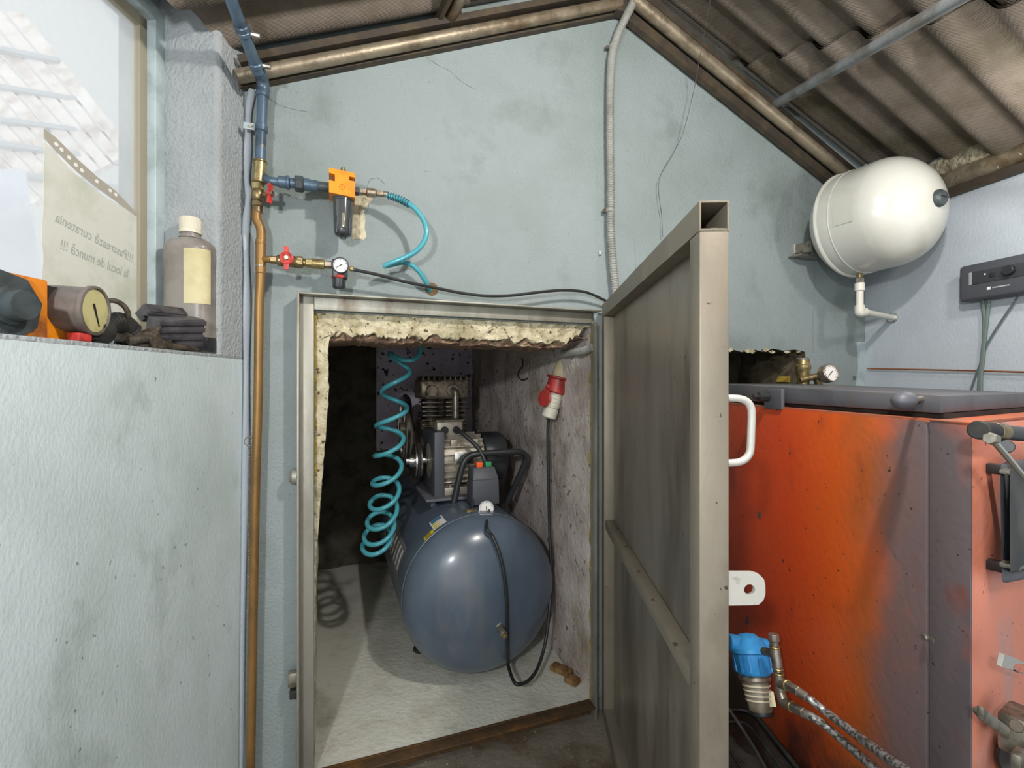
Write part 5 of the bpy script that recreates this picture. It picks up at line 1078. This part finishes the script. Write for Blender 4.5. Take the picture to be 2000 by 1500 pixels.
# bottle
bb = LF(372, -.062); kb = bb.y / F
bot = thing('plastic_bottle', 'dusty plastic bottle with yellowed label and ribbed cap on the sill', 'bottle', bb)
def oval(z_, rx, ry, n=40, pw=2.6):
    o_ = []
    for i in range(n):
        a = 2 * PI * i / n; ca, sa = math.cos(a), math.sin(a); o_.append(bb + V((1, 0, 0)) * rx * math.copysign(abs(ca) ** (2 / pw), ca) + V((0, 1, 0)) * ry * math.copysign(abs(sa) ** (2 / pw), sa) + Z * z_)
    return o_
def loft(rings, name, m, parent, **kw):
    b = MB(); rv = [[b.bm.verts.new(p) for p in r_] for r_ in rings]
    for k in range(len(rv) - 1):
        n = len(rv[k])
        for i in range(n): b.bm.faces.new((rv[k][i], rv[k][(i + 1) % n], rv[k + 1][(i + 1) % n], rv[k + 1][i]))
    b.bm.faces.new(rv[0][::-1]); b.bm.faces.new(rv[-1]); return b.build(name, m, parent, smooth=50, recalc=True, **kw)
hB = (690 - 428) * kb; rx, ry = 44.5 * kb, 30 * kb
sh = [(0.0, .92), (.01, 1.0), (.16, 1.0), (.17, .985), (.55, .985), (.60, .985), (.70, 1.0), (.74, 1.0), (.755, .975), (.77, 1.0), (.80, .97), (.835, .80), (.85, .5), (.868, .36)]
body = loft([oval(hB * t, rx * s_, ry * (s_ if s_ > .6 else s_ * 1.3), pw=2.8 if s_ > .7 else 2) for t, s_ in sh], 'body', bottlem, bot)
loft([oval(hB * t, rx * 1.008 * s_, ry * 1.008 * s_, pw=2.8) for t, s_ in ((.004, .95), (.012, 1.0), (.10, 1.0), (.125, .99))], 'oil_level', liquid, bot)
kc_ = bb + Z * hB * .86; MB().lathe(kc_, Z, [(0, 19 * kb), (.004, 19 * kb), (.005, 16 * kb), (.012, 16 * kb)], 28).build('neck', bottlem, bot)
cp_ = MB().lathe(kc_ + Z * .012, Z, [(0, 19 * kb), (.006, 19 * kb), (.007, 17.5 * kb), (.036, 17.5 * kb), (.039, 16 * kb)], 30).build('cap', capw, bot)
for i in range(30): a = 2 * PI * i / 30; d_ = V((math.cos(a), math.sin(a), 0)); MB().box(kc_ + Z * .034 + d_ * 17.6 * kb, d_ * .0009, d_.cross(Z) * .0008, Z * .013).build('cap_rib', capw, cp_)
# label wraps the front right of the bottle
b = MB(); ring_ = oval(0, rx * 1.012, ry * 1.012, 80, 2.8); idx = list(range(60, 80)); 
def lab(u, v):
    j_ = 61 + u * 17; i0 = int(j_) % 80; i1 = (i0 + 1) % 80; f_ = j_ - int(j_); p_ = ring_[i0].lerp(ring_[i1], f_); return p_ + Z * hB * (.36 + .40 * v)
b.grid(lab, 16, 4); b.build('label', labelm, bot)
# orange filter block lying on the sill, with black hex union and gauge
ob = LF(60, -.075)
ofl = thing('old_air_unit', 'greasy orange air unit with black hex union and round gauge lying on the sill', 'air unit', ob)
y_near, y_far = LW(0, 650, 0).y - .03, 0
kz = lambda px, py, off: hit(px, py, CL + LN * off, LN)
A1, A2 = LF(95, -.02), LF(-40, -.02)
fx = A1                              # near right lower corner of the block
hb_ = (655 - 540) / F * A1.y
MB().hexa([A1, A2, A2 - LN * .10, A1 - LN * .10], [p_ + Z * hb_ for p_ in (A1, A2, A2 - LN * .10, A1 - LN * .10)], .004).build('body', orangeg, ofl)
E1 = A1 + LD * .001; 
MB().hexa([E1 - LN * .02, E1 + LD * .09 - LN * .02, E1 + LD * .09 - LN * .10, E1 - LN * .10], [p_ + Z * hb_ * .93 for p_ in (E1 - LN * .02, E1 + LD * .05 - LN * .02, E1 + LD * .05 - LN * .10, E1 - LN * .10)], .003).build('side_block', orange, ofl)
MB().box(E1 + LD * .02 - LN * .022 + Z * hb_ * .8, LD * .009, LN * .006, Z * .014).build('slot', sootm, ofl)
uc = LF(5, -.02) + Z * hb_ * .46; MB().lathe(uc - LN * .005, LN, [(0, .054), (.012, .054), (.014, .047)], 8, rot=.2).build('hex_union', greyknob, ofl); MB().lathe(uc + LN * .008, LN, [(0, .03), (.008, .03), (.01, .024), (.03, .022)], 28).build('union_stub', greyknob, ofl)
gct = kz(186, 607, -.0); gN = (V((.62, .78, 0.02))).normalized()
gR = 47 / F * gct.y
gN = V((.80, -.55, .05)).normalized()
g0 = kz(120, 603, -.05); gax = (gct - g0).normalized()
MB().lathe(gct - gax * .085, gax, [(0, gR * .80), (.006, gR * .93), (.078, gR * .95), (.08, gR * 1.02), (.087, gR * 1.02), (.088, gR * .92), (.083, gR * .9)], 40).build('gauge_case', mat('dusty gauge case', c(120, 112, 106), .5, .2, var=c(84, 78, 74), vscale=14), ofl)
seg('gauge_face', gct - gax * .0019, gct - gax * .0004, gR * .9, mat('yellowed dial', c(214, 206, 150), .5, var=c(178, 172, 110), vscale=14), ofl, 36)
gu = (Z - gax * gax.z).normalized(); gs = gax.cross(gu); a = math.radians(205); d_ = gu * math.cos(a) + gs * math.sin(a); qn = d_.cross(gax)
MB().prism([gct - d_ * gR * .3 + qn * gR * .06, gct - d_ * gR * .3 - qn * gR * .06, gct + d_ * gR * .7 - qn * .001, gct + d_ * gR * .7 + qn * .001], gax * .001).build('needle', dialblk, ofl)
# small things between the gauge and the bottle
rk = SL(168, 668) ; rk = LF(168, .0); t = MB().box(rk + Z * .0075 - LN * .012, LD * .013, LN * .012, Z * .0075, .003).build('red_clip', red, origin=rk - LN * .012); tag(t, 'small red plastic clip under the gauge on the sill', 'clip')
rk = LF(200, -.03); t = thing('rubber_puck', 'round black rubber puck lying right of the red clip', 'rubber puck', rk); MB().lathe(rk - LD * .025 + Z * .0255, LD, [(0, .018), (.004, .024), (.03, .0245), (.036, .018)], 24).build('pad', blackr, t); 
hos = LF(236, -.045); t = thing('rubber_hose_end', 'short ribbed black hose end curling up beside the gauge', 'hose', hos)
hp_ = [hos - LD * .05 + Z * .02, hos - LD * .03 + Z * .04, hos + Z * .05, hos + LD * .025 + Z * .035]
MB().tube(crom(hp_, 10), lambda t: .02 * (1 + .05 * math.sin(t * 90)), 16).build('hose_body', blackr, t); ring('hose_lip', hos - LD * .01 + Z * .072, LD + Z * .6, .022, .005, leatherm, t, 24)
gv = LF(268, -.045); t = thing('leather_strap', 'crumpled greasy leather strap coiled on the sill', 'strap', gv)
def strap(u, v):
    a = u * 4.6 * PI; r_ = .020 + .026 * u; return gv + LD * (r_ * math.cos(a) * 1.35 + .012) + LN * (r_ * math.sin(a) * .85) + Z * (.006 + (.038 - .016 * u) * v + .008 * math.sin(a * 1.3) * v + .006 * math.sin(a * 2.1)) + LD * .02 * v * math.sin(a * .7)
b = MB(); b.grid(strap, 90, 6); so = b.build('band', leatherm, t, smooth=70); md = so.modifiers.new('thick', 'SOLIDIFY'); md.thickness = .005
MB().tube(crom([gv + LD * -.045 + LN * .02 + Z * .012, gv + LD * -.01 + LN * .035 + Z * .02, gv + LD * .05 + LN * .03 + Z * .010, gv + LD * .09 + LN * .035 + Z * .009, gv + LD * .135 + LN * .032 + Z * .008], 8), lambda t: .009 - .003 * t, 10).build('tail', leatherm, t)
# ribbed jaw blocks
def jaw(name, lab_, ce, ax, tilt, L, W_, Hh, nr):
    t = thing(name, lab_, 'jaw block', ce - Z * Hh, 'ribbed jaw blocks'); ax = ax.normalized(); sd_ = ax.cross(Z).normalized(); up = (Z * math.cos(tilt) + sd_ * math.sin(tilt)).normalized(); sd2 = ax.cross(up).normalized()
    MB().box(ce, ax * L, sd2 * W_, up * Hh, .003).build('block', finm, t)
    for i in range(nr): f_ = (i + .5) / nr * 2 - 1; MB().box(ce + sd2 * W_ * 1.0 + up * Hh * f_, ax * L * 1.02, sd2 * .004, up * Hh / nr * .62, .0012).build('rib', finm, t)
    return t
ax_ = (LD * .97 + LN * .35 + Z * .12)
jb = LF(342, -.035); jaw('ribbed_block', 'dark ribbed steel jaw block leaning against the bottle', jb + Z * .045, ax_, .25, .052, .022, .034, 4)
jb = LF(322, -.07); jaw('ribbed_block', 'ribbed steel jaw block lying on top behind the first', jb + Z * .088, LD + LN * .2 + Z * .05, .9, .055, .012, .018, 2)
